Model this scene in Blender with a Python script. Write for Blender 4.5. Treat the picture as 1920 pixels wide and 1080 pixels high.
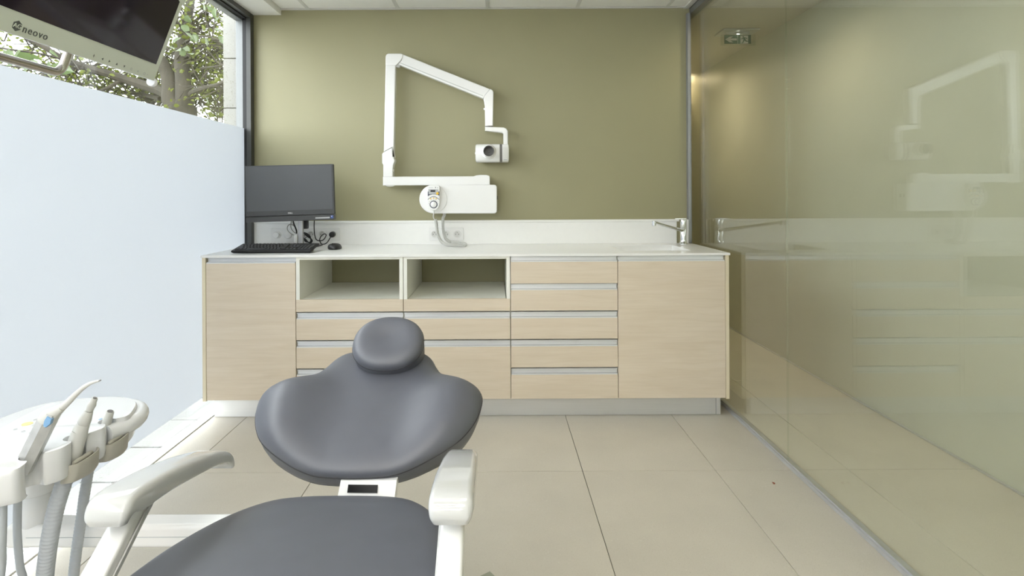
import bpy, bmesh, math, random
from mathutils import Vector, Matrix, Euler
from mathutils.bvhtree import BVHTree

scene = bpy.context.scene
for o in list(bpy.data.objects):
    bpy.data.objects.remove(o)
COL = scene.collection
R = math.radians
PI = math.pi
random.seed(7)

# ------------------------------------------------------------------ camera, sky, lamps, exposure
F, CX, CY, H, ROLL = 1040.0, 930.4, 363.9, 1.2525, 0.0052
cam_d = bpy.data.cameras.new('camera')
cam_d.sensor_width = 36.0
cam_d.lens = F / 1920 * 36
cam_d.shift_x = (960 - CX) / 1920
cam_d.shift_y = (CY - 540) / 1920
cam_d.clip_start = 0.02
cam = bpy.data.objects.new('camera', cam_d)
COL.objects.link(cam)
cam.matrix_world = Matrix.Translation((0, 0, H)) @ Matrix.Rotation(R(90), 4, 'X') @ Matrix.Rotation(-ROLL, 4, 'Z')
scene.camera = cam

SKY = 4.0
LED = (11.0, 27.0, 46.0)      # ring lights, front to rear; the last is added fill
world = bpy.data.worlds.new('overcast_sky')
scene.world = world
world.use_nodes = True
wt = world.node_tree
wt.nodes.clear()
wo = wt.nodes.new('ShaderNodeOutputWorld')
wb = wt.nodes.new('ShaderNodeBackground')
wb.inputs['Strength'].default_value = SKY
wb.inputs['Color'].default_value = (0.955, 0.98, 1.0, 1)
wt.links.new(wb.outputs[0], wo.inputs[0])

scene.view_settings.view_transform = 'Standard'
scene.view_settings.look = 'None'
scene.view_settings.gamma = 1.0
scene.view_settings.use_curve_mapping = False
scene.view_settings.exposure = 1.15
scene.cycles.max_bounces = 10
scene.cycles.diffuse_bounces = 6
scene.cycles.glossy_bounces = 5
scene.cycles.transparent_max_bounces = 16
scene.cycles.transmission_bounces = 6
scene.cycles.use_denoising = True
scene.cycles.sample_clamp_indirect = 8.0
scene.cycles.caustics_reflective = False
scene.cycles.caustics_refractive = False


def lamp(name, kind, loc, energy, color=(1, 1, 1), size=0.2, size_y=None, rot=(0, 0, 0), **kw):
    d = bpy.data.lights.new(name, kind)
    d.energy = energy
    d.color = color
    if kind == 'AREA':
        d.size = size
        if size_y:
            d.shape = 'RECTANGLE'
            d.size_y = size_y
    else:
        d.shadow_soft_size = size
    for k, v in kw.items():
        setattr(d, k, v)
    o = bpy.data.objects.new(name, d)
    COL.objects.link(o)
    o.location = loc
    o.rotation_euler = rot
    return o


# corridor lamps (housings further down); most downlights added to even the wall light
DOWN = ((0.2, 6), (1.8, 7), (3.4, 9), (5.0, 17))
for dy_, de_ in DOWN:
    lamp('corridor_downlight_lamp', 'SPOT', (1.62, dy_, 2.49), de_, (1.0, 0.85, 0.60), 0.05, spot_size=R(165), spot_blend=1.0)
lamp('wall_sconce_lamp', 'SPOT', (1.93, 6.15, 2.33), 15, (1.0, 0.84, 0.58), 0.03, rot=(PI, 0, 0), spot_size=R(125), spot_blend=0.6)


# ------------------------------------------------------------------ measuring help: a point of the photograph at depth Y
def ray(px, py):
    u, v = px - CX, CY - py
    c, s = math.cos(ROLL), math.sin(ROLL)
    return Vector(((u * c + v * s) / F, 1.0, (-u * s + v * c) / F))


def at(px, py, Y):
    return Vector((0, 0, H)) + ray(px, py) * Y


# ------------------------------------------------------------------ materials
def N(nt, t, **kw):
    n = nt.nodes.new(t)
    for k, v in kw.items():
        setattr(n, k, v)
    return n


def mat(name, color, rough=0.5, metal=0.0, spec=0.5, var=0.03, scale=9.0, bump=0.0, bscale=200.0, coat=0.0, emit=None, stretch=None):
    m = bpy.data.materials.new(name)
    m.use_nodes = True
    nt = m.node_tree
    p = nt.nodes['Principled BSDF']
    p.inputs['Roughness'].default_value = rough
    p.inputs['Metallic'].default_value = metal
    p.inputs['Specular IOR Level'].default_value = spec
    p.inputs['Coat Weight'].default_value = coat
    tc = N(nt, 'ShaderNodeTexCoord')
    mp = N(nt, 'ShaderNodeMapping')
    if stretch:
        mp.inputs['Scale'].default_value = stretch
    nt.links.new(tc.outputs['Object'], mp.inputs['Vector'])
    nz = N(nt, 'ShaderNodeTexNoise')
    nz.inputs['Scale'].default_value = scale
    nz.inputs['Detail'].default_value = 5
    nt.links.new(mp.outputs[0], nz.inputs['Vector'])
    rp = N(nt, 'ShaderNodeValToRGB')
    rp.color_ramp.elements[0].position = 0.3
    rp.color_ramp.elements[1].position = 0.7
    rp.color_ramp.elements[0].color = (*[c * (1 - var) for c in color], 1)
    rp.color_ramp.elements[1].color = (*[min(1, c * (1 + var)) for c in color], 1)
    nt.links.new(nz.outputs['Fac'], rp.inputs['Fac'])
    nt.links.new(rp.outputs['Color'], p.inputs['Base Color'])
    if bump:
        n2 = N(nt, 'ShaderNodeTexNoise')
        n2.inputs['Scale'].default_value = bscale
        n2.inputs['Detail'].default_value = 3
        nt.links.new(mp.outputs[0], n2.inputs['Vector'])
        b = N(nt, 'ShaderNodeBump')
        b.inputs['Strength'].default_value = bump
        b.inputs['Distance'].default_value = 0.002
        nt.links.new(n2.outputs['Fac'], b.inputs['Height'])
        nt.links.new(b.outputs[0], p.inputs['Normal'])
    if emit:
        p.inputs['Emission Color'].default_value = (*emit[0], 1)
        p.inputs['Emission Strength'].default_value = emit[1]
    return m


def glass_mat(name, tint, rough=0.0, boost=1.0):
    """thin clear pane: see-through plus a mirror part that grows towards grazing angles"""
    m = bpy.data.materials.new(name)
    m.use_nodes = True
    nt = m.node_tree
    nt.nodes.clear()
    out = N(nt, 'ShaderNodeOutputMaterial')
    mix = N(nt, 'ShaderNodeMixShader')
    tr = N(nt, 'ShaderNodeBsdfTransparent')
    tr.inputs['Color'].default_value = (*tint, 1)
    gl = N(nt, 'ShaderNodeBsdfGlossy')
    gl.inputs['Roughness'].default_value = rough
    gl.inputs['Color'].default_value = (0.97, 1, 0.98, 1)
    ge = N(nt, 'ShaderNodeNewGeometry')
    dot = N(nt, 'ShaderNodeVectorMath', operation='DOT_PRODUCT')
    nt.links.new(ge.outputs['Incoming'], dot.inputs[0])
    nt.links.new(ge.outputs['Normal'], dot.inputs[1])
    ab = N(nt, 'ShaderNodeMath', operation='ABSOLUTE')
    nt.links.new(dot.outputs['Value'], ab.inputs[0])
    om = N(nt, 'ShaderNodeMath', operation='SUBTRACT')
    om.inputs[0].default_value = 1.0
    nt.links.new(ab.outputs[0], om.inputs[1])
    pw = N(nt, 'ShaderNodeMath', operation='POWER')
    pw.inputs[1].default_value = 5.0
    nt.links.new(om.outputs[0], pw.inputs[0])
    ma = N(nt, 'ShaderNodeMath', operation='MULTIPLY_ADD')
    ma.inputs[1].default_value = 0.95 * boost
    ma.inputs[2].default_value = 0.043 * boost
    ma.use_clamp = True
    nt.links.new(pw.outputs[0], ma.inputs[0])
    nt.links.new(ma.outputs[0], mix.inputs['Fac'])
    nt.links.new(tr.outputs[0], mix.inputs[1])
    nt.links.new(gl.outputs[0], mix.inputs[2])
    nt.links.new(mix.outputs[0], out.inputs['Surface'])
    return m


def film_mat():
    m = bpy.data.materials.new('frosted_film')
    m.use_nodes = True
    nt = m.node_tree
    nt.nodes.clear()
    out = N(nt, 'ShaderNodeOutputMaterial')
    mix = N(nt, 'ShaderNodeMixShader')
    mix.inputs[0].default_value = 0.30
    t = N(nt, 'ShaderNodeBsdfTranslucent')
    t.inputs['Color'].default_value = (0.535, 0.548, 0.570, 1)
    d = N(nt, 'ShaderNodeBsdfPrincipled')
    d.inputs['Roughness'].default_value = 0.35
    nz = N(nt, 'ShaderNodeTexNoise')
    nz.inputs['Scale'].default_value = 1.2
    rp = N(nt, 'ShaderNodeValToRGB')
    rp.color_ramp.elements[0].color = (0.84, 0.88, 0.92, 1)
    rp.color_ramp.elements[1].color = (0.88, 0.91, 0.94, 1)
    nt.links.new(nz.outputs['Fac'], rp.inputs['Fac'])
    nt.links.new(rp.outputs['Color'], d.inputs['Base Color'])
    nt.links.new(t.outputs[0], mix.inputs[1])
    nt.links.new(d.outputs[0], mix.inputs[2])
    nt.links.new(mix.outputs[0], out.inputs['Surface'])
    return m


def wood_mat(name, c1, c2, c3):
    m = bpy.data.materials.new(name)
    m.use_nodes = True
    nt = m.node_tree
    p = nt.nodes['Principled BSDF']
    p.inputs['Roughness'].default_value = 0.42
    tc = N(nt, 'ShaderNodeTexCoord')
    oi = N(nt, 'ShaderNodeObjectInfo')
    off = N(nt, 'ShaderNodeVectorMath', operation='SCALE')
    off.inputs[0].default_value = (17.0, 5.0, 11.0)
    nt.links.new(oi.outputs['Random'], off.inputs['Scale'])
    add = N(nt, 'ShaderNodeVectorMath', operation='ADD')
    nt.links.new(tc.outputs['Object'], add.inputs[0])
    nt.links.new(off.outputs[0], add.inputs[1])

    def noise(sc, scale, detail, dist=0.0):
        mp = N(nt, 'ShaderNodeMapping')
        mp.inputs['Scale'].default_value = sc
        nt.links.new(add.outputs[0], mp.inputs['Vector'])
        n = N(nt, 'ShaderNodeTexNoise')
        n.inputs['Scale'].default_value = scale
        n.inputs['Detail'].default_value = detail
        n.inputs['Distortion'].default_value = dist
        nt.links.new(mp.outputs[0], n.inputs['Vector'])
        return n
    a = noise((1.6, 1.6, 15), 1.4, 5, 0.9)     # broad horizontal bands
    b = noise((5, 5, 190), 1.5, 3)             # fine pores
    wv = N(nt, 'ShaderNodeTexWave', bands_direction='Z')
    wv.inputs['Scale'].default_value = 5.5
    wv.inputs['Distortion'].default_value = 9.0
    wv.inputs['Detail'].default_value = 2.5
    wv.inputs['Detail Scale'].default_value = 0.7
    mp = N(nt, 'ShaderNodeMapping')
    mp.inputs['Scale'].default_value = (0.55, 0.55, 1.7)
    nt.links.new(add.outputs[0], mp.inputs['Vector'])
    nt.links.new(mp.outputs[0], wv.inputs['Vector'])
    r1 = N(nt, 'ShaderNodeValToRGB')
    r1.color_ramp.elements[0].position = 0.34
    r1.color_ramp.elements[0].color = (*c2, 1)
    r1.color_ramp.elements[1].position = 0.68
    r1.color_ramp.elements[1].color = (*c1, 1)
    nt.links.new(a.outputs['Fac'], r1.inputs['Fac'])
    r2 = N(nt, 'ShaderNodeValToRGB')
    r2.color_ramp.elements[0].position = 0.0
    r2.color_ramp.elements[0].color = (0.14, 0.14, 0.14, 1)
    r2.color_ramp.elements[1].position = 0.16
    r2.color_ramp.elements[1].color = (0, 0, 0, 1)
    nt.links.new(wv.outputs['Fac'], r2.inputs['Fac'])
    mx = N(nt, 'ShaderNodeMix', data_type='RGBA')
    nt.links.new(r2.outputs['Color'], mx.inputs[0])
    nt.links.new(r1.outputs['Color'], mx.inputs[6])
    mx.inputs[7].default_value = (*c3, 1)
    r3 = N(nt, 'ShaderNodeValToRGB')
    r3.color_ramp.elements[0].position = 0.35
    r3.color_ramp.elements[0].color = (0.965, 0.965, 0.96, 1)
    r3.color_ramp.elements[1].position = 0.62
    r3.color_ramp.elements[1].color = (1, 1, 1, 1)
    nt.links.new(b.outputs['Fac'], r3.inputs['Fac'])
    ml = N(nt, 'ShaderNodeMix', data_type='RGBA', blend_type='MULTIPLY')
    ml.inputs[0].default_value = 1.0
    nt.links.new(mx.outputs[2], ml.inputs[6])
    nt.links.new(r3.outputs['Color'], ml.inputs[7])
    nt.links.new(ml.outputs[2], p.inputs['Base Color'])
    return m


def stone_mat(name, base, dark, light, speck=260.0, rough=0.45, blotch=0.06, pits=0.0):
    m = bpy.data.materials.new(name)
    m.use_nodes = True
    nt = m.node_tree
    p = nt.nodes['Principled BSDF']
    p.inputs['Roughness'].default_value = rough
    tc = N(nt, 'ShaderNodeTexCoord')
    oi = N(nt, 'ShaderNodeObjectInfo')
    off = N(nt, 'ShaderNodeVectorMath', operation='SCALE')
    off.inputs[0].default_value = (31.0, 17.0, 0.0)
    nt.links.new(oi.outputs['Random'], off.inputs['Scale'])
    add = N(nt, 'ShaderNodeVectorMath', operation='ADD')
    nt.links.new(tc.outputs['Object'], add.inputs[0])
    nt.links.new(off.outputs[0], add.inputs[1])

    def noise(scale, detail, rg=0.55):
        n = N(nt, 'ShaderNodeTexNoise')
        n.inputs['Scale'].default_value = scale
        n.inputs['Detail'].default_value = detail
        n.inputs['Roughness'].default_value = rg
        nt.links.new(add.outputs[0], n.inputs['Vector'])
        return n
    a = noise(3.0, 6)
    r1 = N(nt, 'ShaderNodeValToRGB')
    r1.color_ramp.elements[0].position = 0.3
    r1.color_ramp.elements[0].color = (*[c * (1 - blotch) for c in base], 1)
    r1.color_ramp.elements[1].position = 0.7
    r1.color_ramp.elements[1].color = (*[c * (1 + blotch) for c in base], 1)
    nt.links.new(a.outputs['Fac'], r1.inputs['Fac'])
    s = noise(speck, 2)
    r2 = N(nt, 'ShaderNodeValToRGB')
    e = r2.color_ramp.elements
    e[0].position = 0.28
    e[0].color = (1, 1, 1, 1)
    e[1].position = 0.40
    e[1].color = (0, 0, 0, 1)
    nt.links.new(s.outputs['Fac'], r2.inputs['Fac'])
    mx = N(nt, 'ShaderNodeMix', data_type='RGBA')
    nt.links.new(r2.outputs['Color'], mx.inputs[0])
    nt.links.new(r1.outputs['Color'], mx.inputs[6])
    mx.inputs[7].default_value = (*dark, 1)
    s2 = noise(speck * 0.55, 2)
    r3 = N(nt, 'ShaderNodeValToRGB')
    r3.color_ramp.elements[0].position = 0.64
    r3.color_ramp.elements[0].color = (0, 0, 0, 1)
    r3.color_ramp.elements[1].position = 0.76
    r3.color_ramp.elements[1].color = (0.9, 0.9, 0.9, 1)
    nt.links.new(s2.outputs['Fac'], r3.inputs['Fac'])
    m2 = N(nt, 'ShaderNodeMix', data_type='RGBA')
    nt.links.new(r3.outputs['Color'], m2.inputs[0])
    nt.links.new(mx.outputs[2], m2.inputs[6])
    m2.inputs[7].default_value = (*light, 1)
    last = m2.outputs[2]
    if pits:
        v = noise(26, 3)
        r4 = N(nt, 'ShaderNodeValToRGB')
        r4.color_ramp.elements[0].position = 0.26
        r4.color_ramp.elements[0].color = (pits, pits, pits, 1)
        r4.color_ramp.elements[1].position = 0.33
        r4.color_ramp.elements[1].color = (0, 0, 0, 1)
        nt.links.new(v.outputs['Fac'], r4.inputs['Fac'])
        m3 = N(nt, 'ShaderNodeMix', data_type='RGBA')
        nt.links.new(r4.outputs['Color'], m3.inputs[0])
        nt.links.new(last, m3.inputs[6])
        m3.inputs[7].default_value = (*dark, 1)
        last = m3.outputs[2]
    nt.links.new(last, p.inputs['Base Color'])
    b = N(nt, 'ShaderNodeBump')
    b.inputs['Strength'].default_value = 0.12
    b.inputs['Distance'].default_value = 0.001
    nt.links.new(s.outputs['Fac'], b.inputs['Height'])
    nt.links.new(b.outputs[0], p.inputs['Normal'])
    return m


def leaf_mat(name, c):
    m = mat(name, c, 0.45, var=0.35, scale=2.5)
    nt = m.node_tree
    p = nt.nodes['Principled BSDF']
    t = N(nt, 'ShaderNodeBsdfTranslucent')
    nt.links.new(p.inputs['Base Color'].links[0].from_socket, t.inputs['Color'])
    mx = N(nt, 'ShaderNodeMixShader')
    mx.inputs[0].default_value = 0.4
    out = nt.nodes['Material Output']
    nt.links.new(p.outputs[0], mx.inputs[1])
    nt.links.new(t.outputs[0], mx.inputs[2])
    nt.links.new(mx.outputs[0], out.inputs['Surface'])
    return m


M = dict(
    green=mat('olive_paint', (0.315, 0.296, 0.176), 0.5, var=0.012, scale=3, bump=0.05, bscale=350),
    corridor=mat('corridor_paint', (0.52, 0.51, 0.41), 0.42, var=0.015, scale=3, bump=0.08, bscale=260),
    white_wall=mat('white_paint', (0.86, 0.86, 0.85), 0.6, var=0.01),
    ceil_tile=mat('ceiling_board', (0.86, 0.86, 0.85), 0.85, var=0.015, bump=0.15, bscale=400),
    ceil_bar=mat('ceiling_bar_enamel', (0.66, 0.66, 0.65), 0.45, var=0.01),
    corr_ceil=mat('corridor_ceiling_paint', (0.66, 0.62, 0.54), 0.7, var=0.01),
    tile=stone_mat('beige_stone_tile', (0.57, 0.53, 0.455), (0.46, 0.42, 0.345), (0.67, 0.635, 0.56), 230, 0.38, 0.05),
    grout=mat('tile_grout', (0.10, 0.092, 0.078), 0.8),
    paving=stone_mat('pale_limestone_paving', (0.20, 0.198, 0.193), (0.09, 0.085, 0.07), (0.25, 0.248, 0.244), 160, 0.8, 0.06, 0.7),
    moss=mat('paving_joint_sand', (0.22, 0.20, 0.12), 0.9, var=0.3, scale=30),
    pillar=stone_mat('facade_limestone', (0.29, 0.285, 0.27), (0.15, 0.14, 0.115), (0.33, 0.325, 0.32), 120, 0.85, 0.03, 0.55),
    wood=wood_mat('pale_maple_veneer', (0.74, 0.645, 0.525), (0.695, 0.595, 0.47), (0.60, 0.485, 0.36)),
    wood_edge=mat('maple_edge_band', (0.74, 0.66, 0.49), 0.45, var=0.05, stretch=(1, 1, 0.2)),
    lacquer=mat('white_melamine', (0.86, 0.86, 0.80), 0.35, var=0.01),
    corian=mat('white_solid_surface', (0.86, 0.86, 0.845), 0.28, var=0.008, scale=40),
    alu=mat('brushed_aluminium', (0.72, 0.73, 0.745), 0.38, 0.55, var=0.04, scale=4, stretch=(1, 8, 90)),
    alu_plinth=mat('satin_aluminium_kick', (0.66, 0.66, 0.66), 0.42, 0.75, var=0.03, scale=4, stretch=(1, 8, 90)),
    rail=mat('anodised_rail', (0.60, 0.61, 0.64), 0.4, 0.7, var=0.03),
    mullion=mat('grey_mullion', (0.30, 0.31, 0.32), 0.4, 0.5, var=0.03),
    rail_dark=mat('grey_anodised_rail', (0.22, 0.225, 0.22), 0.4, 0.5, var=0.03),
    frame=mat('anthracite_frame', (0.055, 0.057, 0.055), 0.4, var=0.05),
    gasket=mat('black_gasket', (0.012, 0.012, 0.014), 0.6),
    out_frame=mat('grey_outer_frame', (0.22, 0.23, 0.235), 0.45, 0.3),
    sill=mat('pale_threshold', (0.80, 0.80, 0.79), 0.4, var=0.02),
    glass=glass_mat('partition_glass', (0.955, 0.972, 0.955), 0.0, 1.35),
    wglass=glass_mat('window_glass', (0.97, 0.985, 0.98)),
    acrylic=glass_mat('clear_acrylic', (0.93, 0.94, 0.92)),
    film=film_mat(),
    enamel=mat('white_enamel', (0.82, 0.82, 0.815), 0.22, var=0.008, coat=0.3),
    enamel_grey=mat('light_grey_enamel', (0.56, 0.565, 0.555), 0.10, var=0.01, coat=0.4),
    shell=mat('delivery_white_shell', (0.72, 0.73, 0.74), 0.2, var=0.006, coat=0.4),
    beige_clip=mat('beige_grey_clip', (0.40, 0.385, 0.33), 0.32, var=0.02),
    uph=mat('charcoal_upholstery', (0.097, 0.102, 0.125), 0.47, var=0.05, scale=14, bump=0.06, bscale=900, spec=0.85),
    seam=mat('dark_seam_thread', (0.04, 0.04, 0.044), 0.7),
    black=mat('black_plastic', (0.018, 0.018, 0.02), 0.4, var=0.1),
    black_gloss=mat('black_inset', (0.008, 0.008, 0.009), 0.15),
    rubber=mat('black_cable_rubber', (0.012, 0.012, 0.013), 0.5),
    grey_cable=mat('grey_cable', (0.30, 0.30, 0.27), 0.5),
    key=mat('charcoal_keys', (0.035, 0.036, 0.04), 0.45, var=0.1),
    keyboard=mat('keyboard_deck', (0.012, 0.012, 0.014), 0.5),
    screen_off=mat('matt_switched_off_screen', (0.085, 0.09, 0.10), 0.42, var=0.02),
    pc_bezel=mat('dark_grey_bezel', (0.055, 0.057, 0.062), 0.45),
    silver=mat('silver_stand', (0.52, 0.52, 0.53), 0.35, 0.7),
    chrome=mat('polished_chrome', (0.78, 0.79, 0.80), 0.07, 1.0, var=0.01),
    steel=mat('brushed_steel_tube', (0.52, 0.50, 0.47), 0.2, 1.0, var=0.05),
    med_bezel=mat('sage_white_bezel', (0.68, 0.74, 0.67), 0.25, var=0.01, coat=0.3),
    med_side=mat('white_housing', (0.82, 0.83, 0.90), 0.3),
    med_screen=mat('dark_glossy_screen', (0.016, 0.011, 0.024), 0.06, var=0.05),
    print_dark=mat('dark_grey_print', (0.10, 0.115, 0.11), 0.5),
    print_mid=mat('mid_grey_print', (0.42, 0.45, 0.47), 0.5),
    print_white=mat('white_print', (0.80, 0.80, 0.80), 0.5),
    hose=mat('blue_grey_hose', (0.46, 0.49, 0.525), 0.42, var=0.03),
    inst=mat('warm_grey_instrument', (0.60, 0.60, 0.575), 0.35, var=0.02),
    inst_metal=mat('satin_metal_sleeve', (0.56, 0.56, 0.55), 0.38, 0.55, var=0.12, scale=30),
    blue=mat('blue_button', (0.20, 0.38, 0.62), 0.3),
    yellow=mat('amber_button', (0.82, 0.52, 0.04), 0.4),
    yellow_pale=mat('yellow_oval_print', (0.84, 0.69, 0.30), 0.4),
    navy=mat('navy_panel_print', (0.06, 0.07, 0.11), 0.4),
    grey_panel=mat('grey_keypad', (0.44, 0.45, 0.46), 0.4),
    cone=mat('cone_dark', (0.16, 0.155, 0.15), 0.4),
    exit_green=mat('exit_sign_green', (0.018, 0.085, 0.045), 0.45, var=0.02),
    exit_white=mat('exit_sign_white', (0.70, 0.68, 0.62), 0.45, var=0.02),
    lum=mat('exit_led', (0.9, 0.9, 0.8), 0.4, emit=((1, 0.98, 0.85), 4.0)),
    led0=mat('led_diffuser', (0.9, 0.9, 0.9), 0.5, emit=((1.0, 0.965, 0.91), LED[0])),
    led1=mat('led_diffuser_bright', (0.9, 0.9, 0.9), 0.5, emit=((1.0, 0.965, 0.91), LED[1])),
    led2=mat('led_diffuser_added_fill', (0.9, 0.9, 0.9), 0.5, emit=((1.0, 0.965, 0.91), LED[2])),
    sconce=mat('sconce_diffuser', (0.9, 0.9, 0.85), 0.5, emit=((1.0, 0.86, 0.6), 6.0)),
    bark=mat('brown_bark', (0.030, 0.0245, 0.0165), 0.85, var=0.35, scale=14, bump=0.8, bscale=60, stretch=(1, 1, 0.25)),
    leaf=leaf_mat('green_leaf', (0.100, 0.122, 0.013)),
    leaf2=leaf_mat('fresh_green_leaf', (0.07, 0.10, 0.036)),
    scrap=mat('dry_leaf_brown', (0.28, 0.09, 0.05), 0.7),
    pedal=mat('sage_grey_plate', (0.30, 0.31, 0.24), 0.4),
    socket=mat('socket_white', (0.80, 0.80, 0.79), 0.3, var=0.005),
    socket_in=mat('socket_recess', (0.62, 0.62, 0.60), 0.4),
    hole=mat('pin_hole', (0.02, 0.02, 0.02), 0.6),
    intel=mat('blue_sticker', (0.05, 0.10, 0.36), 0.35),
)


# ------------------------------------------------------------------ mesh building
class B:
    """collects verts and faces, in a local frame when mtx is given"""

    def __init__(self, mtx=None):
        self.v, self.f, self.m, self.flat = [], [], mtx, False

    def add(self, verts, faces):
        n = len(self.v)
        for p in verts:
            p = Vector(p)
            self.v.append(self.m @ p if self.m else p)
        self.f += [tuple(i + n for i in f) for f in faces]
        return self

    def bm(self, bm):
        bm.verts.ensure_lookup_table()
        bm.verts.index_update()
        self.add([v.co.copy() for v in bm.verts], [[v.index for v in f.verts] for f in bm.faces])
        bm.free()
        return self

    def box(self, x0, x1, y0, y1, z0, z1, bev=0.0, seg=2):
        bm = bmesh.new()
        bmesh.ops.create_cube(bm, size=1.0)
        for v in bm.verts:
            v.co = Vector((x0 + (v.co.x + .5) * (x1 - x0), y0 + (v.co.y + .5) * (y1 - y0), z0 + (v.co.z + .5) * (z1 - z0)))
        self.flat = True
        if bev:
            bev = min(bev, 0.49 * min(abs(x1 - x0), abs(y1 - y0), abs(z1 - z0)))
            bmesh.ops.bevel(bm, geom=bm.edges[:], offset=bev, segments=seg, affect='EDGES', profile=0.5)
        return self.bm(bm)

    def prism(self, pts, ext, bev=0.0, seg=2):
        """pts: planar polygon (3D), ext: extrusion vector; bevels the first face's rim (and the last)"""
        ext = Vector(ext)
        self.flat = True
        bm = bmesh.new()
        a = [bm.verts.new(p) for p in pts]
        b = [bm.verts.new(Vector(p) + ext) for p in pts]
        n = len(pts)
        bm.faces.new(a)
        bm.faces.new(b[::-1])
        for i in range(n):
            bm.faces.new((a[i], b[i], b[(i + 1) % n], a[(i + 1) % n]))
        bmesh.ops.recalc_face_normals(bm, faces=bm.faces[:])
        if bev:
            es = [e for e in bm.edges if (e.verts[0] in a and e.verts[1] in a) or (e.verts[0] in b and e.verts[1] in b)]
            bmesh.ops.bevel(bm, geom=es, offset=bev, segments=seg, affect='EDGES', profile=0.5)
        return self.bm(bm)

    def loft(self, secs, caps=True, closed=False):
        n = len(secs[0])
        vs = [p for s in secs for p in s]
        fs = []
        m = len(secs)
        for i in range(m if closed else m - 1):
            j = (i + 1) % m
            for k in range(n):
                l = (k + 1) % n
                fs.append((i * n + k, i * n + l, j * n + l, j * n + k))
        if caps and not closed:
            fs.append(tuple(range(n))[::-1])
            fs.append(tuple((m - 1) * n + k for k in range(n)))
        return self.add(vs, fs)

    def tube(self, path, r, seg=10, caps=True):
        path = [Vector(p) for p in path]
        rs = r if isinstance(r, (list, tuple)) else [r] * len(path)
        t0 = (path[1] - path[0]).normalized()
        u = t0.orthogonal().normalized()
        secs = []
        for i, p in enumerate(path):
            t = (path[min(i + 1, len(path) - 1)] - path[max(i - 1, 0)])
            t = t.normalized() if t.length > 1e-9 else t0
            u = (u - t * u.dot(t))
            u = u.normalized() if u.length > 1e-6 else t.orthogonal().normalized()
            w = t.cross(u)
            secs.append([p + (u * math.cos(2 * PI * k / seg) + w * math.sin(2 * PI * k / seg)) * rs[i] for k in range(seg)])
        return self.loft(secs, caps)

    def lathe(self, o, axis, prof, seg=24, caps=True):
        """prof: (radius, height along axis)"""
        o, t = Vector(o), Vector(axis).normalized()
        u = t.orthogonal().normalized()
        w = t.cross(u)
        return self.loft([[o + t * h + (u * math.cos(2 * PI * k / seg) + w * math.sin(2 * PI * k / seg)) * max(r, 1e-5) for k in range(seg)] for r, h in prof], caps)


def smooth_path(pts, n=8):
    pts = [Vector(p) for p in pts]
    out = []
    for i in range(len(pts) - 1):
        p0, p1, p2, p3 = pts[max(i - 1, 0)], pts[i], pts[i + 1], pts[min(i + 2, len(pts) - 1)]
        for k in range(n):
            t = k / n
            out.append(0.5 * ((2 * p1) + (p2 - p0) * t + (2 * p0 - 5 * p1 + 4 * p2 - p3) * t * t + (3 * p1 - p0 - 3 * p2 + p3) * t ** 3))
    out.append(pts[-1])
    return out


def resample(path, step):
    path = [Vector(p) for p in path]
    out, acc = [path[0]], 0.0
    for a, b in zip(path, path[1:]):
        L = (b - a).length
        d = step - acc
        while d <= L:
            out.append(a + (b - a) * (d / L))
            d += step
        acc = (acc + L) % step
    return out


def mesh(name, b, sharp=38):
    me = bpy.data.meshes.new(name)
    me.from_pydata([tuple(v) for v in b.v], [], b.f)
    bm = bmesh.new()
    bm.from_mesh(me)
    bmesh.ops.recalc_face_normals(bm, faces=bm.faces[:])
    bm.to_mesh(me)
    bm.free()
    me.shade_smooth()
    me.set_sharp_from_angle(angle=R(sharp))
    if b.flat:
        me['flat'] = True
    return me


def setp(o, parent):
    o.parent = parent
    if parent.type == 'EMPTY':
        o.matrix_parent_inverse = (Matrix.Translation(parent.location) @ parent.rotation_euler.to_matrix().to_4x4()).inverted()


def obj(name, b, m, parent=None, label=None, sharp=38):
    me = b if isinstance(b, bpy.types.Mesh) else mesh(name, b, sharp)
    if m is not None and not me.materials:
        me.materials.append(M[m] if isinstance(m, str) else m)
    o = bpy.data.objects.new(name, me)
    COL.objects.link(o)
    if me.get('flat'):
        wn = o.modifiers.new('weighted_normals', 'WEIGHTED_NORMAL')
        wn.keep_sharp = True
        wn.weight = 80
    if parent:
        setp(o, parent)
    if label:
        o['label'] = label
    return o


def tag(o, label, cat, group=None, kind=None):
    o['label'] = label
    o['category'] = cat
    if group:
        o['group'] = group
    if kind:
        o['kind'] = kind
    return o


def thing(name, label, cat, loc, group=None):
    o = bpy.data.objects.new(name, None)
    o.empty_display_size = 0.05
    COL.objects.link(o)
    o.location = loc
    return tag(o, label, cat, group)


def struct(name, b, m, parent=None, label=None):
    o = obj(name, b, m, parent)
    if not parent:
        o['kind'] = 'structure'
        if label:
            o['label'] = label
    return o


def text_mesh(body, size, m, mtx, parent, name='lettering', depth=0.0006, align='LEFT', spacing=1.0):
    cu = bpy.data.curves.new(name, 'FONT')
    cu.body = body
    cu.size = size
    cu.extrude = depth
    cu.align_x = align
    cu.align_y = 'CENTER'
    cu.space_character = spacing
    cu.resolution_u = 3
    t = bpy.data.objects.new(name, cu)
    COL.objects.link(t)
    dg = bpy.context.evaluated_depsgraph_get()
    me = bpy.data.meshes.new_from_object(t.evaluated_get(dg))
    bpy.data.objects.remove(t)
    bpy.data.curves.remove(cu)
    me.transform(mtx)
    me.materials.clear()
    me.materials.append(M[m])
    o = bpy.data.objects.new(name, me)
    COL.objects.link(o)
    setp(o, parent)
    o['label'] = 'printed lettering "%s"' % body if len(body) > 2 else 'small printed letters "%s"' % body
    return o


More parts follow.
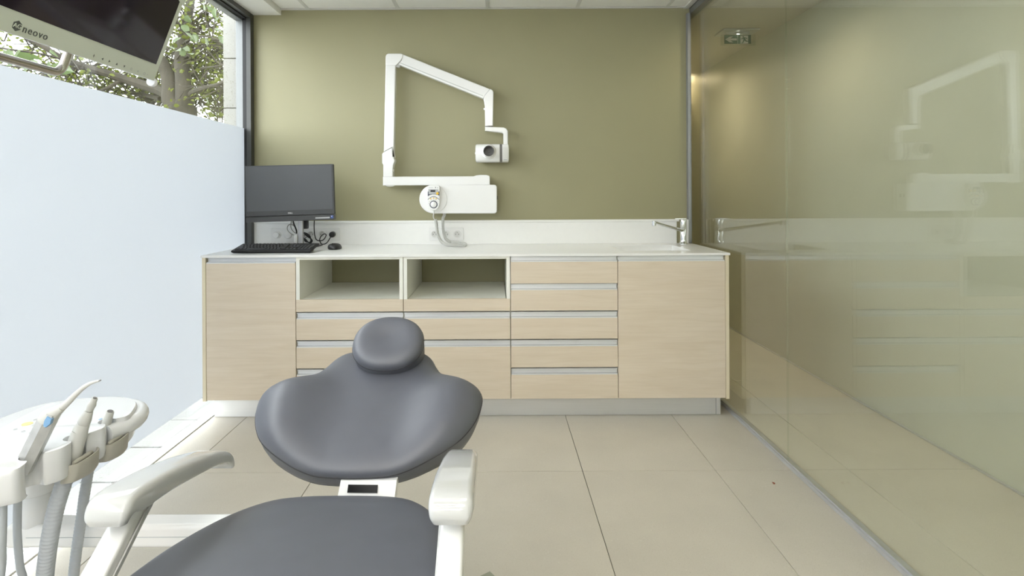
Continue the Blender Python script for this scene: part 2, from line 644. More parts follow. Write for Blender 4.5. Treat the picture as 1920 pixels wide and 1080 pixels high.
def round_rect(x0, x1, z0, z1, r, n=6):
    pts = []
    rr = r if isinstance(r, (list, tuple)) else [r] * 4      # order: x1z0, x1z1, x0z1, x0z0
    for (cx, cz, a0), q in zip(((x1, z0, -90), (x1, z1, 0), (x0, z1, 90), (x0, z0, 180)), rr):
        sx = -1 if cx == x1 else 1
        sz = 1 if cz == z0 else -1
        for k in range(n + 1):
            a = R(a0 + 90 * k / n)
            pts.append((cx + sx * q + q * math.cos(a), cz + sz * q + q * math.sin(a)))
    return pts


def xz(pts, y):
    return [(p[0], y, p[1]) for p in pts]


def pxz(pts, y):
    return [at(p[0], p[1], y) for p in pts]


# ------------------------------------------------------------------ the room
YB, YR, YC = 3.725, -3.20, 9.0          # back wall, wall behind the camera, end of corridor
XW, XG, XC = -1.665, 1.334, 2.165       # window glass, partition glass, corridor wall
ZC, ZCC = 2.494, 2.517

# floor: every tile a part
fl = struct('floor', B().box(-1.66, XC, YR, YC, -0.06, -0.004), 'grout', label='beige stone tile floor of the treatment room and corridor')
xs = [-1.61, -1.416, -0.816, -0.216, 0.384, 0.984, 1.584, XC]
ys = [YR, -2.295, -1.095, 0.105, 1.305, 2.505, 3.705, 4.905, 6.105, 7.305, 8.505, YC]
tile_mesh = {}
for i in range(len(xs) - 1):
    for j in range(len(ys) - 1):
        w, d = xs[i + 1] - xs[i], ys[j + 1] - ys[j]
        k = (round(w, 3), round(d, 3))
        if k not in tile_mesh:
            g = 0.0012
            me = mesh('tile', B().box(g, w - g, g, d - g, -0.012, 0.0, 0.0012, 1), 60)
            me.materials.append(M['tile'])
            tile_mesh[k] = me
        o = obj('tile', tile_mesh[k], None, fl)
        o.location = (xs[i], ys[j], 0)

struct('wall_back', B().box(-1.70, 1.303, YB, YB + 0.2, -0.05, 2.60), 'green', label='olive green painted wall behind the counter')
struct('wall_rear', B().box(-1.70, XC + .1, YR - 0.12, YR, -0.05, 2.60), 'white_wall')
struct('wall_corridor', B().box(XC, XC + 0.12, YR, YC, -0.05, 2.62), 'corridor', label='pale olive corridor wall seen through the glass')
struct('wall_corridor_end', B().box(1.2, XC + .1, YC, YC + 0.12, -0.05, 2.62), 'corridor')
struct('wall_corridor_side', B().box(1.18, 1.300, YB + 0.2, YC, -0.05, 2.62), 'corridor')
struct('trim_1', B().box(XC - 0.012, XC, YR, YC, 0.0, 0.008, 0.002), 'alu_plinth')

# suspended ceiling: boards and bars are parts
ce = struct('ceiling', B().box(-1.70, 1.345, YR, YB, ZC + 0.012, ZC + 0.10), 'white_wall', label='white suspended ceiling of square boards')
cxs = [-1.437, -1.250, -0.651, -0.052, 0.547, 1.146, 1.300]
cys = [YB - 0.02 - 0.6 * k for k in range(12)] + [YR]
bars = {}
for i in range(len(cxs) - 1):
    for j in range(len(cys) - 1):
        w, d = cxs[i + 1] - cxs[i], cys[j] - cys[j + 1]
        k = (round(w, 3), round(d, 3))
        if k not in bars:
            me = mesh('ceiling_board', B().box(0.011, w - 0.011, -d + 0.011, -0.011, 0.003, 0.011, 0.001, 1), 60)
            me.materials.append(M['ceil_tile'])
            bars[k] = me
        o = obj('ceiling_board', bars[k], None, ce)
        o.location = (cxs[i], cys[j], ZC)
lb = mesh('ceiling_bar', B().box(-0.012, 0.012, YR, YB - 0.02, 0, 0.004, 0.0008, 1))
lb.materials.append(M['ceil_bar'])
for x in cxs[1:-1]:
    obj('ceiling_bar', lb, None, ce).location = (x, 0, ZC)
cb = mesh('ceiling_bar', B().box(-1.437, 1.30, -0.012, 0.012, 0.0004, 0.0044, 0.0008, 1))
cb.materials.append(M['ceil_bar'])
for y in cys[1:-1]:
    obj('ceiling_bar', cb, None, ce).location = (0, y, ZC)
struct('trim_2', B().box(-1.437, 1.30, YB - 0.022, YB, ZC - 0.001, ZC + 0.012, 0.001), 'ceil_bar')
struct('trim_3', B().box(1.262, 1.300, YR, YB, ZC - 0.003, ZC + 0.012, 0.001), 'ceil_bar')
struct('ceiling_soffit', B().box(-1.70, -1.437, YR, YB, 2.462, ZC + 0.1), 'white_wall', label='lower plaster strip of ceiling along the window')
struct('ceiling_corridor', B().box(1.30, XC + .1, YR, YC, ZCC, ZCC + 0.08), 'corr_ceil', label='grey brown ceiling of the corridor')
struct('trim_4', B().box(1.30, 1.36, YR, YB + 0.2, ZC - 0.002, ZCC + .01), 'rail_dark')

# window on the left
wi = struct('window_1', B().box(XW - 0.012, XW - 0.006, YR, YB - 0.03, 0.01, 2.44), 'wglass', label='tall shop window with frosted film up to head height')
obj('frosted_film', B().box(XW - 0.0055, XW - 0.0047, YR, YB - 0.032, 0.108, 1.697), 'film', wi)
obj('window_frame', B().box(-1.652, -1.622, YB - 0.05, YB - 0.001, 0.0, 2.462, 0.002), 'frame', wi)
obj('gasket', B().box(XW - 0.014, -1.652, YB - 0.045, YB - 0.004, 0.0, 2.45, 0.001), 'gasket', wi)
obj('window_frame', B().box(-1.66, -1.622, YR, YB - 0.05, 2.432, 2.462, 0.002), 'frame', wi)
obj('gasket', B().box(XW - 0.014, -1.652, YR, YB - 0.05, 2.424, 2.435, 0.001), 'gasket', wi)
obj('outer_frame', B().box(XW - 0.065, XW - 0.016, YB - 0.03, YB + 0.03, 0.0, 2.46, 0.002), 'out_frame', wi)
obj('outer_frame', B().box(XW - 0.065, XW - 0.016, YR, YB - 0.03, 2.415, 2.46, 0.002), 'out_frame', wi)
obj('threshold', B().box(-1.668, -1.6135, YR, YB - 0.001, -0.03, 0.004, 0.002), 'sill', wi)

# glass partition on the right: rails, mullion and panes
wr = struct('wall_right', B().box(1.322, 1.362, YR, YB + 0.2, 0.0, 0.016, 0.002), 'rail', label='frameless glass partition to the corridor')
obj('floor_rail', B().box(1.330, 1.334, YR, YB + 0.2, 0.0155, 0.022, 0.001), 'rail', wr)
obj('head_rail', B().box(1.304, 1.352, YR, YB + 0.2, 2.450, ZC - 0.003, 0.002), 'rail_dark', wr)
obj('mullion', B().box(1.2785, 1.297, YB - 0.035, YB - 0.0005, 0.92, 2.452, 0.002), 'mullion', wr)
obj('mullion', B().box(1.297, 1.303, YB - 0.03, YB - 0.0005, 0.0, 2.45, 0.001), 'rail_dark', wr)
obj('glass_pane', B().box(XG, XG + 0.012, 2.559, YB + 0.195, 0.017, 2.449), 'glass', wr)
obj('glass_pane', B().box(XG, XG + 0.012, YR + 0.01, 2.555, 0.017, 2.449), 'glass', wr)

# corridor lamps' housings
for (y, _), lab in zip(DOWN, ('added beside the camera', 'added before the glass joint', 'behind the glass joint', 'added beyond the exit sign')):
    t = thing('recessed_downlight', 'small round recessed corridor downlight ' + lab, 'lamp', (1.62, y, ZCC), 'corridor downlights')
    obj('trim_ring', B().lathe((1.62, y, ZCC), (0, 0, -1), [(0.035, 0), (0.048, 0), (0.048, 0.004), (0.035, 0.004), (0.033, 0)], 28, False), 'enamel', t)
    obj('reflector', B().lathe((1.62, y, ZCC - 0.0005), (0, 0, -1), [(0.001, 0), (0.033, 0), (0.034, 0.0015)], 28, False), 'alu', t)
t = thing('wall_sconce', 'uplighting corridor wall lamp behind the olive wall end', 'lamp', (1.93, 6.15, 2.2))
obj('bracket', B().box(1.99, XC, 6.13, 6.17, 2.235, 2.26, 0.004), 'enamel', t)
obj('lamp_bowl', B().lathe((1.93, 6.15, 2.21), (0, 0, 1), [(0.02, 0), (0.07, 0.03), (0.085, 0.07), (0.08, 0.07), (0.064, 0.034), (0.01, 0.008)], 28), 'enamel', t)

# exit sign in the corridor
t = thing('exit_sign', 'green emergency exit sign with arrow hanging from corridor ceiling', 'sign', (1.90, 4.35, ZCC))
obj('base_plate', B().box(1.752, 2.035, 4.26, 4.45, ZCC - 0.012, ZCC, 0.003), 'alu_plinth', t)
obj('lamp_body', B().box(1.80, 1.985, 4.325, 4.385, ZCC - 0.024, ZCC - 0.011, 0.003), 'alu_plinth', t)
obj('led', B().box(1.885, 1.905, 4.327, 4.334, ZCC - 0.027, ZCC - 0.0235, 0.001), 'lum', t)
obj('acrylic_panel', B().box(1.768, 2.042, 4.352, 4.358, 2.408, ZCC - 0.023), 'acrylic', t)
y0 = 4.3505
sg = obj('sign_plate', B().box(1.796, 2.005, y0, y0 + 0.001, 2.422, ZCC - 0.027), 'exit_green', t)
sx = lambda u: 1.796 + 0.209 * u           # u 0..1 across, w 0..1 up
sz = lambda w: 2.422 + (ZCC - 0.027 - 2.422) * w
poly = lambda pts: [(sx(a), y0 - 0.0012, sz(b)) for a, b in pts]
obj('arrow', B().prism(poly([(0.03, 0.5), (0.20, 0.83), (0.33, 0.83), (0.22, 0.62), (0.46, 0.62), (0.46, 0.38), (0.22, 0.38), (0.33, 0.17), (0.20, 0.17)]), (0, 0.001, 0)), 'exit_white', t, 'white arrow pointing left')
obj('divider', B().prism(poly([(0.488, 0), (0.503, 0), (0.503, 1), (0.488, 1)]), (0, 0.001, 0)), 'exit_white', t)
obj('door_shape', B().prism(poly([(0.60, 0.02), (0.89, 0.02), (0.89, 0.93), (0.60, 0.93)]), (0, 0.001, 0)), 'exit_white', t, 'white doorway symbol')
y0 -= 0.0012
rb = B()
ctr = (0.705, 0.79)
rb.prism(poly([(ctr[0] + 0.033 * math.cos(2 * PI * k / 14), ctr[1] + 0.066 * math.sin(2 * PI * k / 14)) for k in range(14)]), (0, 0.001, 0))
for q in ([(0.70, 0.71), (0.76, 0.73), (0.79, 0.50), (0.76, 0.40), (0.71, 0.44)],                      # trunk
          [(0.70, 0.71), (0.66, 0.60), (0.60, 0.55), (0.61, 0.50), (0.69, 0.55), (0.73, 0.64)],       # rear arm
          [(0.75, 0.73), (0.82, 0.68), (0.865, 0.56), (0.84, 0.53), (0.80, 0.62), (0.745, 0.66)],     # front arm
          [(0.71, 0.44), (0.77, 0.44), (0.735, 0.26), (0.695, 0.06), (0.64, 0.06), (0.64, 0.10), (0.675, 0.13)],
          [(0.73, 0.47), (0.79, 0.50), (0.83, 0.32), (0.93, 0.28), (0.92, 0.18), (0.90, 0.22), (0.80, 0.23)]):
    rb.prism(poly(q), (0, 0.001, 0))
obj('running_figure', rb, 'exit_green', t, 'green running figure symbol')

# rectangular ring luminaires under the ceiling; the unseen rearmost is added to brighten the room
for n, (cx0, cy0) in enumerate(((-0.45, 0.55), (-0.45, -0.75), (-0.45, -2.15))):
    t = thing('ring_ceiling_light', ('rectangular ring ceiling light above the dental chair', 'middle rectangular ring ceiling light, behind the camera', 'added rectangular ring fill light near the rear wall')[n], 'lamp', (cx0, cy0, 2.40), 'rectangular ring lights')
    hw, hd = 0.55, 0.28
    for q, (a, b, c, d) in enumerate(((-hw, hw, -hd, -hd + 0.05), (-hw, hw, hd - 0.05, hd), (-hw, -hw + 0.05, -hd + 0.05, hd - 0.05), (hw - 0.05, hw, -hd + 0.05, hd - 0.05))):
        obj('frame_bar', B().box(cx0 + a, cx0 + b, cy0 + c, cy0 + d, 2.402, 2.45, 0.002), 'enamel', t)
        obj('diffuser', B().box(cx0 + a + 0.006, cx0 + b - 0.006, cy0 + c + 0.006, cy0 + d - 0.006, 2.398, 2.4025), 'led%d' % n, t)
    for a in (-0.4, 0.4):
        obj('hanger', B().lathe((cx0 + a, cy0 - hd + 0.025, 2.45), (0, 0, 1), [(0.004, 0), (0.004, ZC - 2.45)], 8), 'steel', t)
        obj('hanger', B().lathe((cx0 + a, cy0 + hd - 0.025, 2.45), (0, 0, 1), [(0.004, 0), (0.004, ZC - 2.45)], 8), 'steel', t)

# ------------------------------------------------------------------ outside the window
pv = struct('pavement', B().box(-30, -1.668, -20, 40, -0.30, -0.035), 'moss', label='pale stone paving outside the window')
rows = [2.12 + 0.338 * k for k in range(-7, 9)]
pm = {}
for j, y in enumerate(rows):
    edges = [-1.668] + [-1.95 - 0.52 * k - (0.0 if j % 2 == 0 else 0.26) for k in range(5)]
    for a, b in zip(edges, edges[1:]):
        w = round(a - b, 3)
        if w not in pm:
            me = mesh('paving_stone', B().box(-w + 0.004, -0.004, 0.005, 0.333, -0.05, 0.0, 0.004, 1), 50)
            me.materials.append(M['paving'])
            pm[w] = me
        o = obj('paving_stone', pm[w], None, pv)
        o.location = (a, y, -0.012 + random.uniform(-.003, .003))
        o.rotation_euler = (0, 0, R(random.uniform(-.25, .25)))
struct('pavement_far', B().box(-30, -4.4, -20, 40, -0.036, -0.012), 'paving')

pl = struct('facade_pier', B().box(-1.842, -1.735, 3.79, 4.3, -0.03, 4.6), 'pillar', label='pale limestone pier of the facade outside the window')
pb = mesh('stone_block', B().box(-1.854, -1.722, 3.775, 4.31, 0.003, 0.335, 0.004, 2))
pb.materials.append(M['pillar'])
for k in range(13):
    obj('stone_block', pb, None, pl).location = (0, 0, 0.157 + 0.338 * (k - 0.0))

# the street tree: trunk, stems, branches, the leaves that show large one by one, the rest joined


def leaf_geo(b, p, size, rnd, n=None):
    d = Vector((rnd.uniform(-1, 1), rnd.uniform(-1, 1), rnd.uniform(-.9, .3))).normalized()
    s = d.cross(Vector((rnd.uniform(-1, 1), rnd.uniform(-1, 1), rnd.uniform(.2, 1)))).normalized()
    up = s.cross(d) * 0.18
    L, W = size, size * 0.36
    b.add([p, p + d * L * .33 + s * W + up * L * .5, p + d * L * .72 + s * W * .72 + up * L * .4, p + d * L - up * L * .3, p + d * L * .72 - s * W * .72 + up * L * .4, p + d * L * .33 - s * W + up * L * .5, p + d * L * .5 - up * L * .1],
          [(0, 1, 6), (1, 2, 6), (2, 3, 6), (0, 6, 5), (6, 4, 5), (6, 3, 4)])


TY = 8.0
tp = lambda px, py, dy=0.0: at(px, py, TY + dy)
tree = thing('street_tree', 'leafy street tree with a forked trunk outside the window', 'tree', (tp(338, 215).x, TY, 0))
base = tp(336, 215)
stem1 = [base + Vector((0.02, 0, 0)), tp(322, 190), tp(320, 165), tp(314, 138), tp(304, 118), tp(292, 100, .3), tp(270, 70, .6), tp(250, 20, 1.0), tp(235, -60, 1.2)]
stem2 = [base + Vector((0.05, 0.05, 0)), tp(346, 190, -.05), tp(344, 150, -.05), tp(340, 110), tp(345, 70), tp(350, 40), tp(358, 0), tp(366, -50), tp(380, -120, .2)]
tb = B()
tb.tube(smooth_path([Vector((base.x - 0.02, TY, -0.05)), Vector((base.x, TY, 0.5)), Vector((base.x + 0.01, TY + .02, 1.6)), base + Vector((0.03, 0.02, 0.12))], 6), [0.27 - 0.004 * k for k in range(19)], 14)
obj('trunk', tb, 'bark', tree)
obj('stem', B().tube(smooth_path(stem1, 6), [0.145 - 0.0026 * k for k in range(49)], 12), 'bark', tree)
obj('stem', B().tube(smooth_path(stem2, 6), [0.135 - 0.0022 * k for k in range(49)], 12), 'bark', tree)
limbs = [([(322, 186, 0), (305, 172, .1), (270, 160, .2), (232, 148, .2), (200, 138, .1), (150, 122, 0), (110, 105, -.2), (60, 75, -.3), (0, 50, -.4)], 0.085),
         ([(352, 182, 0), (365, 172, -.2), (385, 165, -.4), (410, 158, -.6), (435, 145, -.8)], 0.055),
         ([(288, 192, .8), (272, 178, .8), (268, 150, .9), (262, 120, 1.0), (268, 60, 1.1)], 0.07),
         ([(300, 185, .2), (270, 178, .5), (230, 172, .6), (170, 160, .8), (120, 152, .8), (40, 150, 1)], 0.035),
         ([(345, 110, 0), (365, 98, -.2), (390, 85, -.3), (420, 92, -.4)], 0.03),
         ([(350, 155, 0), (372, 146, .2), (388, 132, .2), (392, 118, .3)], 0.026),
         ([(322, 128, 0), (332, 110, -.1), (340, 100, -.2)], 0.02),
         ([(350, 60, 0), (330, 40, -.3), (300, 10, -.5), (280, -30, -.6)], 0.03),
         ([(348, 50, 0), (372, 35, .2), (400, 10, .3), (430, -20, .3)], 0.03),
         ([(365, 180, .1), (385, 195, 0), (405, 207, -.2), (425, 216, -.3)], 0.025),
         ([(232, 148, .2), (190, 170, .1), (150, 180, 0), (80, 170, -.2)], 0.03),
         ([(160, 126, 0), (110, 132, .1), (60, 128, .2), (-20, 120, .2)], 0.035),
         ([(352, 140, 0), (380, 128, -.2), (402, 125, -.5), (425, 120, -.5)], 0.022),
         ([(340, 85, 0), (360, 72, -.3), (385, 68, -.5), (412, 75, -.6)], 0.022)]
limb_pts = []
for pts, r in limbs:
    path = smooth_path([tp(*q) for q in pts], 6)
    limb_pts += path
    obj('branch', B().tube(path, [r * (1 - 0.72 * k / (len(path) - 1)) for k in range(len(path))], 8), 'bark', tree)
rnd = random.Random(3)
tw, lv = B(), B()
cen = Vector((base.x - 0.3, TY + .2, 4.6))
starts = limb_pts + smooth_path(stem1, 6)[18:] + smooth_path(stem2, 6)[16:]
for k in range(640):
    p = rnd.choice(starts) + Vector((rnd.uniform(-.1, .1), rnd.uniform(.05, .3), rnd.uniform(-.05, .05)))
    d = Vector((rnd.uniform(-1, 1), rnd.uniform(-.15, 1), rnd.uniform(-.7, .8))).normalized()
    L = rnd.uniform(.35, 1.0)
    q = [p, p + d * L * .35 + Vector((0, 0, rnd.uniform(-.06, .06))), p + d * L * .7 + Vector((rnd.uniform(-.1, .1), 0, rnd.uniform(-.1, .1))), p + d * L]
    tw.tube(q, [0.011, 0.008, 0.006, 0.003], 4)
    for i in range(8):
        t = rnd.uniform(.25, 1.05)
        leaf_geo(lv, p + d * L * t + Vector((rnd.uniform(-.12, .12), rnd.uniform(-.12, .12), rnd.uniform(-.12, .1))), rnd.uniform(.05, .085), rnd)
for k in range(1500):       # crown above the view
    a, r, z = rnd.uniform(0, 2 * PI), rnd.uniform(.2, 2.8), rnd.uniform(0, 2.6)
    leaf_geo(lv, cen + Vector((r * math.cos(a), r * math.sin(a) * .8, z)), rnd.uniform(.09, .15), rnd)
obj('twigs', tw, 'bark', tree)['kind'] = 'stuff'
obj('small_leaves', lv, 'leaf', tree)['kind'] = 'stuff'
for px, py, dy, s in [(330, 95, -3.2, .13), (342, 90, -3.2, .12), (352, 100, -3.3, .12), (336, 102, -3.2, .13), (346, 60, -3.4, .12), (356, 58, -3.4, .11), (362, 66, -3.3, .12), (340, 70, -3.3, .12),
                      (408, 68, -3.4, .14), (415, 78, -3.4, .14), (402, 14, -3.3, .13), (412, 30, -3.2, .13), (417, 36, -3.2, .12), (394, 12, -3.3, .12), (381, 4, -3.4, .12), (384, 72, -3, .11),
                      (345, 30, -3, .11), (408, 52, -3, .11), (372, 66, -3.2, .12), (320, 90, -3, .11), (386, 182, -3, .1), (402, 224, -3, .1)]:
    b = B()
    leaf_geo(b, tp(px, py, dy), s * .78, rnd)
    obj('leaf', b, 'leaf2', tree)

bush = thing('leafy_branch', 'near branch of large fresh green leaves behind the monitor handle', 'branch', at(60, 100, 3.2))
obj('twig', B().tube(smooth_path([at(-260, 160, 3.6), at(-120, 70, 3.4), at(0, 90, 3.2), at(70, 100, 3.2), at(120, 112, 3.3)], 6), 0.006, 6), 'bark', bush)
for k in range(26):
    px = rnd.uniform(-60, 108)
    b = B()
    leaf_geo(b, at(px, 82 + rnd.uniform(0, 34) + .12 * px, 3.2 + rnd.uniform(-.15, .25)), rnd.uniform(.085, .125), rnd)
    obj('leaf', b, 'leaf2', bush)
tree2 = thing('background_tree', 'second street tree further off at the left of the window view', 'tree', (-11.9, 14.0, 0))
obj('trunk', B().tube(smooth_path([(-11.9, 14, -.05), (-11.85, 14, 1.4), (-11.6, 14, 2.8), (-11.3, 14, 4.6)], 5), [.22 - .008 * k for k in range(16)], 10), 'bark', tree2)
for k in range(7):
    a = rnd.uniform(-.5, 2 * PI)
    z = 1.9 + .3 * k
    obj('branch', B().tube(smooth_path([(-11.7, 14, z), (-11.7 + 1.1 * math.cos(a), 14 + .8 * math.sin(a), z + .35), (-11.7 + 2.3 * math.cos(a), 14 + 1.6 * math.sin(a), z + .5)], 4), [.06 - .005 * q for q in range(9)], 6), 'bark', tree2)
lv2 = B()
for k in range(2600):
    a, r, z = rnd.uniform(0, 2 * PI), 3.4 * math.sqrt(rnd.random()), rnd.uniform(1.5, 6.2)
    leaf_geo(lv2, Vector((-11.6 + r * math.cos(a), 14 + r * .7 * math.sin(a), z)), rnd.uniform(.08, .15), rnd)
obj('small_leaves', lv2, 'leaf', tree2)['kind'] = 'stuff'


# ------------------------------------------------------------------ the counter: five base cabinets, kickboard, worktop, upstand
YF = 3.104
cx = [-1.628, -1.125, -0.523, 0.077, 0.678, 1.280]
ROWS = [(0.749, 0.8726), (0.597, 0.7147), (0.439, 0.558), (0.280, 0.3995), (0.104, 0.241)]
G = 'base cabinets under the white counter'


def handle(x0, x1, zt, parent):
    prof = [(0, -.001), (0, .0055), (.0025, .0055), (.0035, .0035), (.016, .006), (.018, .027), (.003, .0295), (.003, .0335), (.022, .0335), (.022, -.001)]
    b = B()
    b.prism([(x0 + .004, YF + y, zt + z) for y, z in prof], (x1 - x0 - .008, 0, 0))
    return obj('handle', b, 'alu', parent, 'aluminium grip channel along the top edge', 30)


def front(name, x0, x1, z0, z1, parent, grip=True):
    d = obj(name, B().box(x0 + .0015, x1 - .0015, YF, YF + .019, z0 + .0015, z1, .0012), 'wood', parent)
    if grip:
        handle(x0, x1, z1, d)
    return d


def carcass(t, x0, x1, z0, z1):
    b = B()
    b.box(x0 + .001, x1 - .001, YF + .024, YB - .006, z0, z1, .001)
    return obj('carcass', b, 'lacquer', t)


t = thing('base_cabinet', 'light maple base cabinet with one tall door at the window end', 'cabinet', (cx[0], YF, 0), G)
carcass(t, cx[0], cx[1], .104, .904)
front('door', cx[0], cx[1], .104, .8726, t)
obj('end_panel', B().box(-1.648, cx[0], YF - .002, YB - .006, .100, .9045, .001), 'wood_edge', t)

for n, (x0, x1, lab) in enumerate(((cx[1], cx[2], 'light maple cabinet with open white niche over three shallow drawers'),
                                   (cx[2], cx[3], 'light maple cabinet with open white niche over one drawer and deep front'))):
    t = thing('base_cabinet', lab, 'cabinet', (x0, YF, 0), G)
    carcass(t, x0, x1, .104, .640)
    obj('side_panel', B().box(x0 + .0015, x0 + .022, YF + .001, YB - .004, .641, .904, .001), 'lacquer', t, 'white niche side panel')
    obj('side_panel', B().box(x1 - .022, x1 - .0015, YF + .001, YB - .004, .641, .904, .001), 'lacquer', t, 'white niche side panel')
    obj('top_panel', B().box(x0 + .022, x1 - .022, YF + .001, YB - .004, .8898, .904, .001), 'lacquer', t, 'white niche top panel')
    obj('niche_shelf', B().box(x0 + .0235, x1 - (.0235 if n == 0 else .027), YF + .019, YB - .004, .645, .6655, .001), 'lacquer', t, 'white niche floor')
    front('fascia', x0, x1, .597, .6665, t, False)
    front('drawer', x0, x1, *ROWS[2], t)
    if n == 0:
        front('drawer', x0, x1, *ROWS[3], t)
        front('drawer', x0, x1, *ROWS[4], t)
    else:
        front('deep_drawer', x0, x1, .104, .3995, t)
t = thing('base_cabinet', 'light maple cabinet with a column of five drawers', 'cabinet', (cx[3], YF, 0), G)
carcass(t, cx[3], cx[4], .104, .904)
for r in ROWS:
    front('drawer', cx[3], cx[4], *r, t)
t = thing('base_cabinet', 'light maple sink cabinet with one wide door beside the glass partition', 'cabinet', (cx[4], YF, 0), G)
b = B()
b.box(cx[4] + .001, cx[5] - .001, YF + .024, YB - .006, .104, .76, .001)
obj('carcass', b, 'lacquer', t)
obj('top_rail', B().box(cx[4] + .001, cx[5] - .001, YF + .024, YF + .09, .762, .904, .001), 'lacquer', t)
front('door', cx[4], cx[5], .104, .8726, t)
obj('end_panel', B().box(cx[5], 1.300, YF - .002, YB - .04, .100, .9045, .001), 'wood_edge', t)

t = thing('kickboard', 'brushed aluminium kickboard under the maple cabinets', 'kickboard', (0, 3.135, 0))
obj('board', B().box(-1.600, 1.235, 3.135, 3.149, .001, .1025, .001), 'alu_plinth', t)
obj('corner_post', B().box(1.236, 1.262, 3.133, 3.16, .001, .1025, .002), 'alu_plinth', t)
obj('side_board', B().box(-1.600, -1.588, 3.150, YB - .006, .001, .1025, .001), 'alu_plinth', t)

t = thing('countertop', 'long thin white solid surface counter with sink cut-out', 'countertop', (0, 3.4, .905))
ZT, ZU = .918, .905
SX0, SX1, SY0, SY1 = 0.735, 1.135, 3.240, 3.590
rect = lambda x0, x1, y0, y1, z: [Vector((x0, y0, z)), Vector((x1, y0, z)), Vector((x1, y1, z)), Vector((x0, y1, z))]
OX0, OX1, OY0, OY1 = -1.650, 1.303, 3.092, YB - .0015
b = B().loft([rect(OX0, OX1, OY0, OY1, ZU), rect(OX0, OX1, OY0, OY1, ZT - .001), rect(OX0 + .001, OX1 - .001, OY0 + .001, OY1, ZT), rect(SX0 - .002, SX1 + .002, SY0 - .002, SY1 + .002, ZT),
              rect(SX0, SX1, SY0, SY1, ZT - .003), rect(SX0, SX1, SY0, SY1, ZU)], False, True)
obj('slab', b, 'corian', t, sharp=25)


def rr3(x0, x1, y0, y1, z, r):
    return [Vector((p[0], p[1], z)) for p in round_rect(x0, x1, y0, y1, r, 5)]


b = B().loft([rr3(SX0 - .004, SX1 + .004, SY0 - .004, SY1 + .004, ZU - .0005, .004), rr3(SX0, SX1, SY0, SY1, ZU - .0006, .004), rr3(SX0 + .002, SX1 - .006, SY0 + .002, SY1 - .002, .86, .012), rr3(SX0 + .006, SX1 - .02, SY0 + .006, SY1 - .006, .80, .02),
              rr3(SX0 + .03, SX1 - .05, SY0 + .03, SY1 - .03, .79, .03), rr3(SX0 + .15, SX1 - .15, SY0 + .13, SY1 - .13, .788, .02)], False)
b.add([], [])
t = thing('sink', 'white basin sunk into the counter below the tap', 'sink', (.93, 3.42, .79))
obj('sink_basin', b, 'corian', t)
obj('drain', B().lathe((.93, 3.42, .786), (0, 0, 1), [(.001, .0), (.05, 0), (.05, .003), (.032, .0045), (.001, .004)], 24), 'chrome', t)

t = thing('backsplash', 'white upstand along the wall behind the counter', 'backsplash', (0, 3.71, ZT))
obj('panel', B().box(-1.6215, 1.207, 3.712, YB - .0005, ZT + .0005, 1.063, .001), 'corian', t)
obj('top_lip', B().box(-1.6215, 1.222, 3.706, YB - .0005, 1.0635, 1.079, .002), 'corian', t)
obj('end_strip', B().box(1.2685, 1.2765, 3.68, YB - .0005, ZT + .0005, 1.077, .002), 'corian', t)

# tap
t = thing('faucet', 'chrome single lever tap beside the sink', 'faucet', (1.223, 3.63, ZT))
fo = Vector((1.223, 3.63, ZT + .0005))
obj('body', B().lathe(fo, (0, 0, 1), [(.001, 0), (.027, 0), (.027, .005), (.021, .012), (.0195, .03), (.0195, .098), (.0188, .099), (.0188, .101), (.0195, .102), (.0195, .158), (.017, .163), (.001, .164)], 28), 'chrome', t)
tip = Vector((.945, 3.335, 1.077))
root = fo + Vector((-.012, -.012, .090))
d = (tip - root).normalized()
b = B()
side = d.cross(Vector((0, 0, 1))).normalized()
upv = side.cross(d)
secs = []
for k, (w, h) in enumerate(((.011, .011), (.012, .0095), (.0125, .009), (.0125, .009), (.012, .0085))):
    c = root + (tip - root) * (k / 4)
    secs.append([c + side * (w * math.cos(2 * PI * q / 14)) + upv * (h * math.sin(2 * PI * q / 14)) for q in range(14)])
b.loft(secs)
obj('spout', b, 'chrome', t)
obj('aerator', B().lathe(tip + Vector((0.004, .004, .008)), (0, 0, -1), [(.001, 0), (.0125, 0), (.0125, .028), (.009, .029), (.009, .024)], 20), 'chrome', t)
b = B()
lr = fo + Vector((0, 0, .164))
b.loft([[lr + Vector((x, y * wd, z)) for y, z in ((-.008, 0), (.008, 0), (.008, .006), (-.008, .006))] for x, wd in ((.018, 1), (-.02, .95), (-.055, .6))])
obj('lever', b, 'chrome', t)


# ------------------------------------------------------------------ sockets on the upstand
def socket_plate(name, label, px0, px1, py0, py1, Y=3.7115):
    t = thing(name, label, 'outlet', at((px0 + px1) / 2, py1, Y), 'white socket strips on the upstand')
    a, c = at(px0, py1, Y), at(px1, py0, Y)
    pts = round_rect(a.x, c.x, a.z, c.z, .006, 3)
    obj('plate', B().prism([(p[0], Y - .008, p[1]) for p in pts], (0, .0075, 0), .002), 'socket', t)
    return t


